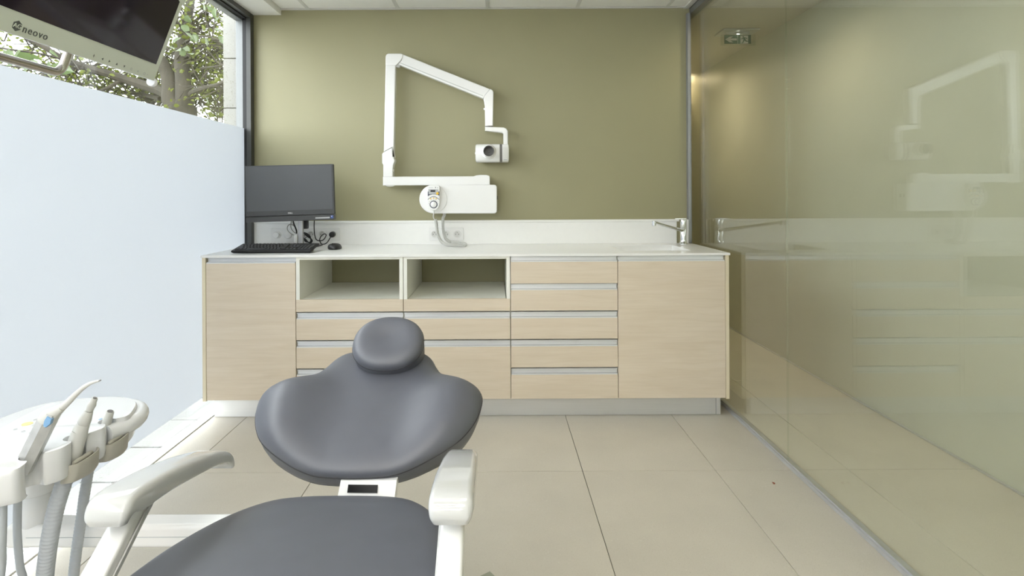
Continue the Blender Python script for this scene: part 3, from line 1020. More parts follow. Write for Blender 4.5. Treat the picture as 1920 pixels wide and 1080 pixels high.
def socket(t, px, py, Y=3.7035):
    c = at(px, py, Y)
    s = obj('socket', B().lathe(c + Vector((0, -.0001, 0)), (0, -1, 0), [(.0262, 0), (.0262, .005), (.0245, .0062), (.0205, .0062), (.0195, .0055), (.0195, .0008), (.001, .0007)], 28), 'socket', t)
    b = B()
    obj('recess', B().lathe(c + Vector((0, -.0010, 0)), (0, -1, 0), [(.001, 0), (.0192, 0), (.0192, .0004), (.001, .0005)], 24), 'socket_in', s)
    for dx, dz, r in ((-.0095, -.001, .0027), (.0095, -.001, .0027)):
        obj('pin_hole', B().lathe(c + Vector((dx, -.0014, dz)), (0, -1, 0), [(.0002, 0), (r, 0), (r, .0004), (.0002, .0005)], 10), 'hole', s)
    obj('earth_pin', B().lathe(c + Vector((0, -.0014, .0105)), (0, -1, 0), [(.0002, 0), (.0024, 0), (.0024, .004), (.0002, .0055)], 10), 'steel', s)
    return s


t1 = socket_plate('power_outlet', 'long white socket strip with dimmer behind the desktop computer', 508.5, 637.4, 427.2, 452.6)
for px, kind in ((519.5, 0), (540, 1), (561, 1)):
    c = at(px, 440.3, 3.7035)
    obj('rotary_dial' if kind == 0 else 'cover_disc', B().lathe(c, (0, -1, 0), [(.001, 0), (.0262, 0), (.0262, .005), (.023, .008 if kind else .006), (.020 if kind == 0 else .021, .008), (.0185, .02 if kind == 0 else .0085), (.001, .021 if kind == 0 else .0086)], 28), 'socket', t1)
for px in (583.5, 604.0, 624.5):
    socket(t1, px, 439.0)
t2 = socket_plate('power_outlet', 'white triple socket strip behind the coiled cord', 805.0, 869.0, 426.8, 451.0)
for px in (815.0, 836.2, 857.2):
    socket(t2, px, 439.0)

# ------------------------------------------------------------------ desktop computer, keyboard, mouse, cables
PX, PR = at(461.2, 417.6, 3.335), at(627.8, 411.8, 3.392)
ex = (PR - PX)
W_ = ex.length
ex.normalize()
ey = Vector((0, 0, 1)).cross(ex).normalized()      # away from the viewer
ez = ex.cross(ey)
ez.normalize()
MP = Matrix(((ex.x, ey.x, ez.x, PX.x), (ex.y, ey.y, ez.y, PX.y), (ex.z, ey.z, ez.z, PX.z), (0, 0, 0, 1)))
HT = (at(461.8, 311.2, 3.335) - PX).length
t = thing('desktop_computer', 'black switched off all-in-one computer on silver stand on the white counter', 'computer', (-1.28, 3.58, ZT))
obj('casing', B(MP).box(0, W_, .004, .042, .034, HT, .006), 'pc_bezel', t)
obj('bezel', B(MP).box(0.001, W_ - .001, .0, .006, .036, HT - .001, .002), 'pc_bezel', t)
obj('screen', B(MP).box(.008, W_ - .012, -.0006, .002, .066, HT - .007, .0004), 'screen_off', t, 'matt dark grey blank screen')
obj('speaker_bar', B(MP).box(0, W_, .0, .046, 0, .0315, .004), 'pc_bezel', t)
obj('gap_strip', B(MP).box(.004, W_ - .004, .006, .04, .0312, .0345), 'black', t)
dell = text_mesh('DELL', .0125, 'print_white', MP @ Matrix.Translation((W_ * .498, -.0012, .049)) @ Matrix.Rotation(R(90), 4, 'X'), t, align='CENTER')
st = obj('sticker', B(MP).box(W_ - .024, W_ - .009, -.0008, .001, .009, .027, .0002), 'intel', t, 'small blue sticker')
obj('sticker_mark', B(MP).box(W_ - .0205, W_ - .0155, -.0013, 0, .0185, .0235, .0002), 'print_white', st)
obj('label_strip', B(MP).box(W_ - .115, W_ - .03, -.0007, .001, .0095, .0185, .0002), 'grey_panel', t, 'pale printed strip')
obj('stand_column', B().box(-1.2665, -1.2345, 3.535, 3.56, ZT + .012, 1.30, .006), 'silver', t)
obj('cable_cover', B().box(-1.290, -1.267, 3.53, 3.575, ZT + .012, 1.003, .006), 'enamel', t, 'white cable clip on the stand')
obj('stand_base', B().box(-1.42, -1.15, 3.48, 3.685, ZT + .0005, ZT + .0125, .005), 'silver', t)
obj('stand_mount', B().box(-1.31, -1.19, 3.41, 3.536, 1.20, 1.30, .008), 'pc_bezel', t)
obj('rear_box', B().box(-1.2485, -1.2165, 3.565, 3.60, 1.035, 1.16, .004), 'black', t)


def cable(name, pts, r, m, label, Y=3.6, n=8, seg=8, group=None):
    path = smooth_path([at(p[0], p[1], p[2] if len(p) > 2 else Y) for p in pts], n)
    return path


t = thing('power_cable', 'black mains cable looping from the computer to its plug', 'cable', at(624.5, 439.3, 3.695))
c = at(624.5, 439.5, 3.702)
obj('plug', B().lathe(c, (0, -1, 0), [(.001, 0.003), (.018, 0.003), (.0190, .006), (.0185, .03), (.014, .034), (.001, .035)], 24), 'black', t)
pts = [(573, 400, 3.47), (571.5, 412, 3.50), (589.5, 413, 3.50), (589, 425, 3.52), (590, 440, 3.55), (593, 449, 3.57), (600, 451.5, 3.58), (607, 449, 3.59), (611.5, 441, 3.6), (608, 438.6, 3.6), (602, 443, 3.6), (599.5, 450, 3.6), (602, 456.5, 3.61), (606.5, 458, 3.61), (613, 455, 3.62), (619, 446, 3.65), (621.5, 441, 3.667)]
obj('cord', B().tube(smooth_path([at(*p) for p in pts[2:]], 8), .0033, 8), 'rubber', t)
t = thing('cable_bundle', 'tied bundle of black cable hanging behind the silver stand', 'cable', at(578, 450, 3.6))
rnd = random.Random(5)
for k in range(7):
    o1, o2 = rnd.uniform(-2, 2), rnd.uniform(-2, 2)
    pts = [(566, 433 + o1, 3.60), (573 + o1, 439 + o2, 3.585), (580 + o1, 445 + o2, 3.58), (584 + o2, 450 + o1 * .7, 3.58), (581 + o1, 455 + o2 * .5, 3.585), (574 + o2, 451 + o1, 3.60), (567, 444 + o2, 3.61)]
    obj('strand', B().tube(smooth_path([at(p[0], p[1], p[2] + .003 * k) for p in pts], 6), .003, 6), 'rubber', t)
obj('tie', B().tube(smooth_path([at(571, 440, 3.575), at(575, 437, 3.575), at(577, 441, 3.575), at(573, 446, 3.575), at(571, 440, 3.575)], 4), .002, 6), 'black', t)
t = thing('grey_data_cable', 'grey cable loops left of the silver stand', 'cable', at(547, 436, 3.6))
for pts in ([(553, 425, 3.60), (547, 421, 3.59), (541, 422, 3.585), (538.6, 428, 3.58), (541, 434, 3.575), (547, 439, 3.57), (552, 441, 3.545)],
            [(546.5, 414, 3.49), (545.5, 420, 3.52), (546, 428, 3.54), (550, 434, 3.55), (554, 437, 3.545)]):
    obj('cord', B().tube(smooth_path([at(*p) for p in pts], 7), .0028, 8), 'grey_cable', t)
t = thing('black_data_cable', 'short black cable dropping from the computer into the white clip', 'cable', at(552, 420, 3.58))
obj('cord', B().tube(smooth_path([at(549.5, 414, 3.50), at(551, 420, 3.54), at(553.5, 426, 3.58), at(556, 433, 3.585), at(556, 438, 3.585)], 7), .005, 8), 'rubber', t)

KB = Matrix.Translation((-1.520, 3.176, ZT + .0005)) @ Matrix.Rotation(R(1.2), 4, 'Z') @ Matrix.Rotation(R(9.5), 4, 'X')
t = thing('keyboard', 'black wired keyboard lying on the counter in front of the computer', 'keyboard', (-1.29, 3.25, ZT))
kw, kd = .458, .158
obj('case', B(KB).loft([[Vector((x, y, z)) for x, y in ((i, i * .5), (kw - i, i * .5), (kw - i, kd - i), (i, kd - i))] for i, z in ((.012, .001), (.001, .009), (0, .014), (.003, .019))]), 'keyboard', t)
kb = B(KB)


def key(x, y, w, h):
    kb.loft([[Vector((x + i, y + i, z)), Vector((x + w - i, y + i, z)), Vector((x + w - i, y + h - i, z)), Vector((x + i, y + h - i, z))] for i, z in ((.0005, .018), (.0008, .021), (.0028, .0245))])


for r_, y in enumerate((.018, .0375, .0565, .0755, .0945, .124)):
    x = .014
    lay = {0: [.023, .018, .021, .112, .021, .018, .018, .023], 1: [.042] + [.018] * 10 + [.05], 2: [.031] + [.018] * 11 + [.042], 3: [.027] + [.018] * 12 + [.027], 4: [.018] * 13 + [.036], 5: [.018, -.012, .018, .018, .018, .018, -.006, .018, .018, .018, .018, -.006, .018, .018, .018, .018]}[r_]
    for w in lay:
        if w > 0:
            key(x, y, w - .001, .0178)
        x += abs(w) + .0011
    if r_ in (4, 3, 5):
        for k in range(3):
            key(.306 + .0191 * k, y, .018, .0178)
    if r_ == 0:
        for k in range(3):
            key(.306 + .0191 * k, y, .018, .0178)
    if r_ == 1:
        key(.3251, y, .018, .0178)
    if r_ < 5:
        for k in range(4):
            key(.370 + .0191 * k, y, .018, .0178)
kk = obj('keys', kb, 'key', t)
kk['kind'] = 'stuff'
obj('foot', B().box(-1.50, -1.48, 3.318, 3.33, ZT + .0005, ZT + .024, .002), 'keyboard', t)
obj('foot', B().box(-1.12, -1.10, 3.326, 3.338, ZT + .0005, ZT + .024, .002), 'keyboard', t)
obj('cord', B().tube(smooth_path([at(591.5, 463, 3.33), at(597, 461.3, 3.36), at(604, 459.4, 3.42)], 6), .0032, 8), 'rubber', t)

t = thing('computer_mouse', 'black computer mouse lying right of the keyboard', 'mouse', (-.99, 3.42, ZT))
mc = at(626.5, 467.0, 3.40)
secs = []
for k in range(9):
    z = [0.0005, .004, .010, .018, .026, .031, .0345, .0365, .0372][k]
    s = [.90, 1.0, 1.02, .99, .90, .77, .57, .32, .03][k]
    secs.append([Vector((mc.x + .0375 * s * math.copysign(abs(math.cos(a)) ** .75, math.cos(a)) - .006 * (z / .037), mc.y + .02 + .052 * s * math.copysign(abs(math.sin(a)) ** .8, math.sin(a)), ZT + z)) for a in [2 * PI * q / 28 for q in range(28)]])
obj('shell', B().loft(secs), 'black', t)
obj('wheel', B().lathe((mc.x - .006, mc.y - .012, ZT + .0345), (1, 0, 0), [(.001, -.0035), (.0055, -.0035), (.0055, .0035), (.001, .0035)], 16), 'key', t)

# ------------------------------------------------------------------ x-ray unit on the wall
XY = 3.600
t = thing('dental_x_ray_unit', 'white folding arm dental x-ray unit mounted on the olive wall', 'x-ray', at(860, 400, XY))
circ = lambda x, y, r, a0=0, a1=360, n=24: [(x + r * math.cos(R(a0 + (a1 - a0) * k / n)), y - r * math.sin(R(a0 + (a1 - a0) * k / n))) for k in range(n + (0 if a1 - a0 == 360 else 1))]
box_px = circ(813, 373.4, 27, 90, 270, 26) + circ(926.5, 394.9, 5.5, 270, 360, 5) + circ(926.5, 351.9, 5.5, 0, 90, 5)
obj('wall_box', B().prism(pxz(box_px, XY), (0, YB - XY - .0008, 0), .006, 3), 'enamel', t)
obj('box_disc', B().prism(pxz(circ(812.7, 373.6, 25.6, 0, 360, 40), XY - .006), (0, .0065, 0), .003), 'enamel', t)
obj('side_port', B().box(at(932, 376, 3.66).x - .003, at(932, 376, 3.66).x + .004, 3.645, 3.66, at(0, 379, 3.66).z, at(0, 372, 3.66).z, .001), 'black', t)
YA = 3.604
obj('pivot', B().lathe((at(905, 346, 3.637).x, 3.637, at(905, 346.6, YA).z - .003), (0, 0, 1), [(.024, 0), (.024, .006)], 20), 'rail_dark', t)
arm_h = [(717.6, 331.4), (888, 330.4), (893, 328.6), (900, 327.8), (912, 327.9), (917, 329.5), (918.6, 332), (918.6, 346.6), (717.6, 348.0)]
obj('lower_arm', B().prism(pxz(arm_h, YA), (0, .066, 0), .005, 3), 'enamel', t)
c = at(731.5, 348, 3.637)
obj('pivot_cap', B().lathe((c.x, 3.637, at(731, 347.6, YA).z), (0, 0, -1), [(.001, 0), (.030, 0), (.028, .004), (.018, .0075), (.001, .009)], 24), 'enamel', t)
obj('lower_joint', B().prism(pxz([(716.2, 289), (718, 286), (734, 277.5), (735.4, 279), (736.4, 294), (739.4, 297.5), (740.2, 302), (737.6, 308.5), (736.6, 316), (736.2, 331.6), (718.4, 331.6), (718.4, 309), (716.4, 306)], YA), (0, .062, 0), .005, 3), 'enamel', t)
obj('vertical_arm', B().prism(pxz([(722.8, 118), (741.8, 122), (738.4, 296), (737.2, 296), (735.0, 276), (719.2, 284.5)], YA + .003), (0, .052, 0), .007, 3), 'enamel', t)
obj('elbow', B().prism(pxz([(722.6, 122), (722.8, 106), (724.2, 102), (727.5, 100.2), (751, 100), (755.6, 101.6), (754.5, 107.5), (751, 114), (745.5, 119.2), (741.8, 122.6)], YA - .002), (0, .062, 0), .005, 3), 'enamel', t)
obj('elbow_hinge', B().lathe(at(745.5, 121.5, YA + .012), (0, 1, 0), [(.001, 0), (.016, 0), (.016, .03), (.001, .03)], 20), 'enamel_grey', t)
obj('sloping_arm', B().prism(pxz([(755.2, 101.4), (919.5, 167), (909.5, 178.5), (906.0, 184.6), (746.5, 120.6), (752.5, 112.5)], YA + .003), (0, .052, 0), .007, 3), 'enamel', t)
obj('arm_seam', B().prism(pxz([(748.5, 116.4), (906.2, 179.2), (905.6, 180.6), (748, 117.8)], YA + .0022), (0, .01, 0)), 'enamel_grey', t)
obj('end_joint', B().prism(pxz([(919.5, 166.8), (923.5, 168.6), (925.4, 172.5), (924.4, 235.8), (909.4, 236.2), (909.0, 200), (907.8, 192), (906.4, 186), (908.5, 179.5)], YA - .002), (0, .058, 0), .005, 3), 'enamel', t)
obj('knob', B().lathe(at(908.5, 204.5, YA + .02), (-1, 0, 0), [(.001, -.004), (.007, -.004), (.007, .006), (.001, .007)], 16), 'enamel', t)
obj('knob', B().lathe(at(737, 319.6, YA + .02), (1, 0, 0), [(.001, -.004), (.0085, -.004), (.0085, .006), (.001, .007)], 16), 'enamel', t)
obj('swivel_ring', B().lathe((at(917, 236, 3.63).x, 3.63, at(917, 237.6, YA).z), (0, 0, 1), [(.026, 0), (.026, .006)], 24), 'cone', t)
obj('head_bracket', B().prism(pxz([(909.2, 237.4), (944, 238.8), (949, 240.6), (952.4, 245.6), (952.6, 272), (943.8, 272), (943.8, 250.4), (941.5, 248.8), (909.2, 245.0)], YA - .004), (0, .05, 0), .005, 3), 'enamel', t)
# tube head: a cylinder along X
hc = at(915, 286.8, 3.63)
hx = lambda px: at(px, 287, 3.60).x
hr = (at(0, 269.6, 3.60).z - at(0, 304.2, 3.60).z) / 2
hc.z = at(915, 286.9, 3.60).z
sq = lambda x, r, s=1.0: [Vector((x, 3.640 + 0.060 * s * math.copysign(abs(math.cos(a)) ** .6, math.cos(a)), hc.z + r * math.copysign(abs(math.sin(a)) ** .6, math.sin(a)))) for a in [2 * PI * k / 32 for k in range(32)]]
obj('tube_head', B().loft([sq(hx(891.6), hr * .86, .9), sq(hx(892.4), hr * .96, .97), sq(hx(894), hr), sq(hx(936.8), hr)]), 'enamel', t)
obj('head_ring', B().loft([sq(hx(936.9), hr * .99, .99), sq(hx(941.6), hr * .99, .99)]), 'cone', t)
obj('head_cap', B().loft([sq(hx(941.7), hr), sq(hx(952.4), hr), sq(hx(953.6), hr * .95, .95), sq(hx(954.4), hr * .8, .8), sq(hx(955), hr * .4, .4)]), 'enamel', t)
obj('cap_print', B().box(hx(944.5), hx(951), 3.5782, 3.5795, hc.z - hr * .80, hc.z - hr * .73), 'print_mid', t, 'tiny printed type mark')
obj('side_knob', B().lathe((hx(891.8), 3.62, hc.z), (-1, 0, 0), [(.009, 0), (.009, .003), (.005, .005), (.001, .0052)], 16), 'enamel', t)
cc = at(916.4, 283.2, 3.52)
obj('cone', B().lathe((cc.x, 3.582, cc.z), (0, -1, 0), [(.050, -.01), (.047, .004), (.0385, .012), (.0375, .062), (.034, .064), (.030, .063), (.030, .01), (.001, .009)], 36), 'enamel', t)
obj('cone_inset', B().lathe((cc.x, 3.578, cc.z), (0, -1, 0), [(.001, .012), (.0295, .012), (.0298, .062), (.0325, .0665), (.0345, .0655), (.0345, .0628)], 36, False), 'cone', t)
obj('focus_mark', B().box(cc.x - .006, cc.x + .007, 3.5645, 3.5657, cc.z - .004, cc.z - .002), 'hole', t)

# handset with its coiled cord
t = thing('x_ray_handset', 'white x-ray hand control with dial hanging on the wall box', 'control', at(813, 394, 3.56))
YH = 3.560
hs = [(801.9, 351), (803.2, 348.2), (806, 347.0), (820.2, 347.0), (823, 348.2), (824.4, 351), (824.4, 381), (823.2, 387), (820.0, 391.6), (816, 394.2), (813.0, 394.8), (810, 394.2), (806, 391.6), (803, 387), (801.9, 381)]
obj('body', B().prism(pxz(hs, YH), (0, .034, 0), .004, 3), 'enamel', t)
yy = YH - .0006
pl_ = lambda name, pts, m, d=0.0, lab=None, par=t: obj(name, B().prism(pxz(pts, yy - d), (0, .0008, 0)), m, par, lab)
pl_('navy_band', [(801.95, 359), (823.9, 359), (823.9, 367.2), (820.5, 365.6), (816, 364.6), (811, 364.6), (806, 365.8), (801.95, 368)], 'navy')
pl_('keypad', [(803.2, 354.9), (822.0, 354.9), (822.0, 360.5), (822.0, 364.2), (803.8, 364.2)], 'grey_panel', .0008, 'grey keypad panel')
pl_('display', [(807.3, 356.3), (816.1, 356.3), (816.1, 359.8), (807.3, 359.8)], 'black_gloss', .0016, 'small black display')
arc = [(801.95 + 21.9 * k / 12, 373.6 - 5.6 * math.sin(PI * k / 12)) for k in range(13)]
arc2 = [(x, y + 1.25 - .1) for x, y in arc][::-1]
pl_('arc_band', arc + arc2, 'navy', 0, 'dark blue arc band')
for px, py, r in ((820.2, 362.6, .0088), (807.6, 372.6, .0040), (812.8, 371.3, .0040), (817.9, 372.5, .0040)):
    obj('button', B().lathe(at(px, py, YH - .001), (0, -1, 0), [(.0002, -.001), (r, -.001), (r, .0025), (r * .7, .0035), (.0002, .0036)], 18), 'yellow', t, 'yellow button')
obj('dial_ring', B().lathe(at(813.1, 383.4, YH), (0, -1, 0), [(.019, 0), (.0252, 0), (.0248, .002), (.019, .0025)], 32), 'navy', t)
obj('dial', B().lathe(at(813.1, 383.3, YH), (0, -1, 0), [(.0002, -.001), (.0198, -.001), (.0192, .007), (.016, .0095), (.0002, .0105)], 32), 'enamel', t, 'round white dial')
for k in range(9):
    a = R(205 - 28.75 * k)
    px, py = 813.1 + 9.2 * math.cos(a), 382.6 - 8.4 * math.sin(a)
    pl_('dial_mark', [(px - .3, py - .5), (px + .3, py - .5), (px + .3, py + .5), (px - .3, py + .5)], 'print_dark')
pl_('type_print', [(804, 351.4), (812, 351.4), (812, 352.2), (804, 352.2)], 'print_mid')
pl_('warning_mark', [(815.2, 350.7), (818, 350.7), (816.9, 352), (816.9, 353.2), (816.2, 353.2), (816.2, 352)], 'print_dark')
pl_('warning_mark', [(820.4, 350.6), (821.6, 353), (819.2, 353)], 'print_mid')
lead = smooth_path([at(813.5, 394, 3.574), at(813.5, 399, 3.574), at(812.6, 405, 3.576), at(813.5, 410, 3.578), at(816.6, 412.6, 3.582)], 8)
obj('cord', B().tube(lead, .0036, 8), 'inst', t)
run = smooth_path([at(816.6, 411.5, 3.584), at(818.3, 421, 3.588), at(820.0, 435, 3.594), at(823.5, 446, 3.59), at(829.5, 454.6, 3.575), at(838, 459.0, 3.545), at(852, 461.0, 3.51), at(866, 460.8, 3.49), at(873.5, 459.4, 3.50), at(870, 456.6, 3.55), at(858, 455.2, 3.58), at(845, 453.8, 3.60), at(836.5, 448.5, 3.62), at(832.3, 438, 3.625), at(830.5, 425, 3.63), at(830.6, 410, 3.638), at(833.2, 403.5, 3.645), at(833, 398.5, 3.65)], 14)
run = resample(run, .004)
low = ZT + .0125
for p in run:
    p.z = max(p.z, low)
coil = []
u = Vector((1, 0, 0))
tw_ = 0.0
for i, p in enumerate(run):
    tg = (run[min(i + 1, len(run) - 1)] - run[max(i - 1, 0)]).normalized()
    u = (u - tg * u.dot(tg)).normalized()
    w = tg.cross(u)
    a = 2 * PI * i * .004 / .0068
    for s in range(5):
        aa = a + 2 * PI * (.004 / .0068) * s / 5
        q = p + tg * (.004 * s / 5)
        coil.append(q + (u * math.cos(aa) + w * math.sin(aa)) * .0078)
obj('coiled_cord', B().tube(coil, .0031, 5), 'inst', t, 'pale grey coiled cord')


# ------------------------------------------------------------------ dental chair
def plane_z(px, py, z):
    r = ray(px, py)
    k = (z - H) / r.z
    return Vector((r.x * k, k, z))


def outline(half, n=96):
    """half profile [(b, half width)] from bottom centre to top centre -> closed smooth outline of (a, b)"""
    pts = [(w, b) for b, w in half] + [(-w, b) for b, w in half[::-1][1:-1]]
    k = len(pts)
    P = [Vector((p[0], p[1], 0)) for p in pts]
    dense = []
    for i in range(k):
        p0, p1, p2, p3 = P[i - 1], P[i], P[(i + 1) % k], P[(i + 2) % k]
        for q in range(10):
            t = q / 10
            dense.append(0.5 * ((2 * p1) + (p2 - p0) * t + (2 * p0 - 5 * p1 + 4 * p2 - p3) * t * t + (3 * p1 - p0 - 3 * p2 + p3) * t ** 3))
    L = [0]
    for i in range(len(dense)):
        L.append(L[-1] + (dense[(i + 1) % len(dense)] - dense[i]).length)
    out, j = [], 0
    for i in range(n):
        d = L[-1] * i / n
        while L[j + 1] < d:
            j += 1
        f = (d - L[j]) / max(1e-9, L[j + 1] - L[j])
        out.append(dense[j].lerp(dense[(j + 1) % len(dense)], f))
    return [(p.x, p.y) for p in out]


def cushion(o, ang, ol, cen, t, r, shape, under=.9, p=2.2):
    """upholstered pad on a plane tilted by ang; returns mesh builder and a function giving surface points"""
    o = Vector(o)
    da, db = Vector((1, 0, 0)), Vector((0, math.cos(ang), math.sin(ang)))
    dn = Vector((0, -math.sin(ang), math.cos(ang)))
    W = lambda a, b, z: o + da * a + db * b + dn * z

    def top(s):
        return r * (1 - max(0.0, (s - .0)) ** (p * 2.6)) ** (1 / p) if s < 1 else 0.0
    secs = []
    for s in (.0, .12, .25, .38, .5, .61, .71, .79, .86, .91, .95, .98, .995, 1.0):
        secs.append([W(cen[0] + (a - cen[0]) * s, cen[1] + (b - cen[1]) * s, top(s) + shape(cen[0] + (a - cen[0]) * s, cen[1] + (b - cen[1]) * s) * (1 - .55 * s ** 6)) for a, b in ol])
    e = lambda a, b: shape(a, b) * .45
    for s, z in ((.999, -.12), (.985, -.45), (.96, -.75), (.92 if under > .9 else under + .02, -.93), (under - .03, -1.0), (.4, -1.0), (.02, -1.0)):
        secs.append([W(cen[0] + (a - cen[0]) * s, cen[1] + (b - cen[1]) * s, z * t + e(a, b) * (1 + z)) for a, b in ol])
    b_ = B().loft(secs, True)
    seam = [W(cen[0] + (a - cen[0]) * 1.0, cen[1] + (b - cen[1]) * 1.0, e(a, b) - .002) for a, b in ol]
    return b_, seam, W


XCH = -.343
chair = thing('dental_chair', 'reclined dental chair with charcoal upholstery and white armrests', 'chair', (XCH, 1.0, 0))

# backrest
th = R(24)
half = [(.014, 0), (.016, .05), (.0205, .093), (.0305, .13), (.046, .167), (.074, .2145), (.111, .255), (.167, .287), (.223, .301), (.262, .297), (.295, .271), (.322, .226), (.345, .186), (.381, .164), (.418, .147), (.444, .122), (.454, .09), (.457, .05), (.458, 0)]
ol = outline(half, 120)
BO = at(681, 907, 1.30)
BO.x = XCH
ss = lambda x: max(0, min(1, x)) ** 2 * (3 - 2 * max(0, min(1, x)))
shp = lambda a, b: .050 * ss((abs(a) - .07) / .17) * ss((.42 - b) / .17) + .004
bb, seam, WB = cushion(BO, th, ol, (0, .19), .05, .030, shp, .86)
back = obj('backrest', bb, 'uph', chair, None, 60)
obj('seam', B().tube(seam + seam[:1], .0016, 6, False), 'seam', back)
bh = B()
bh.loft([[WB(a, b, z) for a, b in ((-.075, b0), (.075, b0), (.075, b1), (-.075, b1))] for b0, b1, z in ((.08, .40, -.047), (.09, .38, -.070), (.11, .34, -.080))])
obj('backrest_shell', bh, 'enamel', chair)

# headrest
hol = [(.104 * math.copysign(abs(math.cos(a)) ** .90, math.cos(a)), .104 + .090 * math.copysign(abs(math.sin(a)) ** .90, math.sin(a))) for a in [2 * PI * k / 72 - PI / 2 for k in range(72)]]
HO = at(722, 706, 1.560)
HO.x = XCH + .022
hshp = lambda a, b: -.010 * (1 - ss(abs(a) / .085)) * (1 - ss(abs(b - .115) / .075))
hb, hseam, WH = cushion(HO + Vector((0, 0, .004)), R(40), hol, (0, .104), .100, .028, hshp, .74)
head = obj('headrest', hb, 'uph', chair, None, 60)
obj('seam', B().tube(hseam + hseam[:1], .0013, 6, False), 'seam', head)
obj('headrest_bar', B().tube([WH(0, .10, -.06), WB(0, .40, -.01), WB(0, .30, -.06)], .018, 12), 'enamel', chair)

# seat
shalf = [(-.66, 0), (-.655, .12), (-.64, .19), (-.60, .235), (-.50, .258), (-.40, .264), (-.28, .259), (-.20, .246), (-.13, .226), (-.08, .203), (-.04, .175), (-.012, .14), (0, .095), (.004, .05), (.005, 0)]
sol = outline(shalf, 120)
SO = at(660, 927, 1.235)
SO.x = XCH
sb, sseam, WS = cushion(SO + Vector((0, 0, -.012)), R(-9), sol, (0, -.32), .062, .016, lambda a, b: .004 * (1 - (a / .26) ** 2), .93, 2.6)
seat = obj('seat', sb, 'uph', chair, None, 60)
obj('seam', B().tube(sseam + sseam[:1], .0014, 6, False), 'seam', seat)
# seat pan, lift column and base under the seat
obj('seat_pan', B().loft([[WS(a * w, -.06 + (b + .06) * 1.0, z) for a, b in ((-1, -.50), (1, -.50), (1, 0.02), (-1, 0.02))] for w, z in ((.20, -.064), (.18, -.10), (.11, -.135))]), 'enamel', chair)
obj('lift_column', B().box(XCH - .11, XCH + .11, .72, 1.0, .08, .52, .03, 3), 'enamel', chair)
obj('base_plate', B().box(XCH - .24, XCH + .24, .25, 1.10, .001, .085, .03, 3), 'enamel_grey', chair)
# white link between seat and backrest with its dark opening
br = B()
LK0, LK1 = at(628, 945, 1.262), at(737, 945, 1.262)
zb, zt_ = .50, at(690, 900, 1.30).z
br.loft([[Vector((x, y, z)) for x, y in ((LK0.x, y0_), (LK1.x, y0_), (LK1.x, y1_), (LK0.x, y1_))] for z, y0_, y1_ in ((zb - .02, 1.255, 1.30), (.535, 1.262, 1.305), (.556, 1.285, 1.325), (zt_ - .006, 1.31, 1.35))])
link = obj('back_link', br, 'enamel', chair)
q0, q1, q2, q3 = (at(x, y, Y) for x, y, Y in ((651, 923.5, 1.2872), (707.5, 924.5, 1.2872), (708.5, 909.3, 1.3005), (653, 908.6, 1.3005)))
nn = (q1 - q0).cross(q3 - q0).normalized()
if nn.y > 0:
    nn = -nn
obj('opening', B().prism([p + nn * .0012 for p in (q0, q1, q2, q3)], nn * -.006, .0005), 'black_gloss', link, 'dark slot in the white link')

# armrests, one each side
prof = [(.886, .724, .020, .058, 82), (.883, .736, .024, .068, 74), (.889, .752, .033, .073, 48), (.905, .763, .044, .0735, 24), (.945, .762, .046, .0740, 0), (1.02, .750, .043, .0735, -7), (1.10, .731, .040, .0715, -11), (1.16, .7135, .036, .069, -16), (1.205, .6980, .033, .066, -20), (1.240, .6815, .030, .063, -28), (1.262, .664, .027, .060, -46), (1.272, .647, .022, .057, -68), (1.274, .634, .017, .054, -84)]


def arm_sections(cxa):
    secs = []
    V5 = [Vector(q) for q in prof]
    fine = []
    for i in range(len(V5) - 1):
        p0, p1, p2, p3 = V5[max(i - 1, 0)], V5[i], V5[i + 1], V5[min(i + 2, len(V5) - 1)]
        for k in range(5):
            t = k / 5
            fine.append(0.5 * ((2 * p1) + (p2 - p0) * t + (2 * p0 - 5 * p1 + 4 * p2 - p3) * t * t + (3 * p1 - p0 - 3 * p2 + p3) * t ** 3))
    fine.append(V5[-1])
    for y, z, tk, w, sl in fine:
        tg = Vector((0, math.cos(R(sl)), math.sin(R(sl))))
        up = Vector((0, -math.sin(R(sl)), math.cos(R(sl))))
        tk *= .84
        cr = round_rect(-w / 2, w / 2, -tk, 0, [min(.005, tk * .3), min(.012, tk * .45), min(.012, tk * .45), min(.005, tk * .3)], 5)
        secs.append([Vector((cxa, y, z)) + Vector((1, 0, 0)) * p[0] + up * p[1] for p in cr])
    return secs


for sgn, lab in ((-1, 'left'), (1, 'right')):
    xa = XCH - .0095 + sgn * .2765
    ar = obj('armrest', B().loft(arm_sections(xa)), 'enamel_grey', chair, 'glossy white armrest on the %s side of the seat' % ('window' if sgn < 0 else 'glass partition'), 50)
    secs = []
    for y, z, hw, hh in ((.985, .730, .016, .012), (.955, .712, .019, .016), (.90, .672, .020, .018), (.80, .604, .021, .020), (.70, .537, .022, .022), (.62, .49, .022, .024)):
        d = Vector((0, -.82, -.57))
        up = Vector((0, -.57, .82))
        secs.append([Vector((xa, y, z)) + Vector((p[0], 0, 0)) + up * p[1] for p in round_rect(-hw, hw, -hh, hh, .006, 3)])
    obj('armrest_post', B().loft(secs), 'enamel', chair)
    obj('post_trim', B().loft([[s[0] + Vector((sgn * -.0 + (.0235 if sgn < 0 else .0235) * 0, 0, 0)) + (Vector((-sgn * .0, 0, 0))) + Vector((dx, 0, 0)) + Vector((0, -.57, .82)) * dz for dx, dz in ((-.044 if 0 else .001, .002), (.004, .002), (.004, .010), (.001, .010))] for s in [[Vector((xa + (.020 if sgn < 0 else -.0245), y, z - .012))] for y, z in ((.985, .728), (.95, .706), (.90, .672), (.80, .604), (.70, .537), (.63, .49))]]), 'enamel_grey', chair)

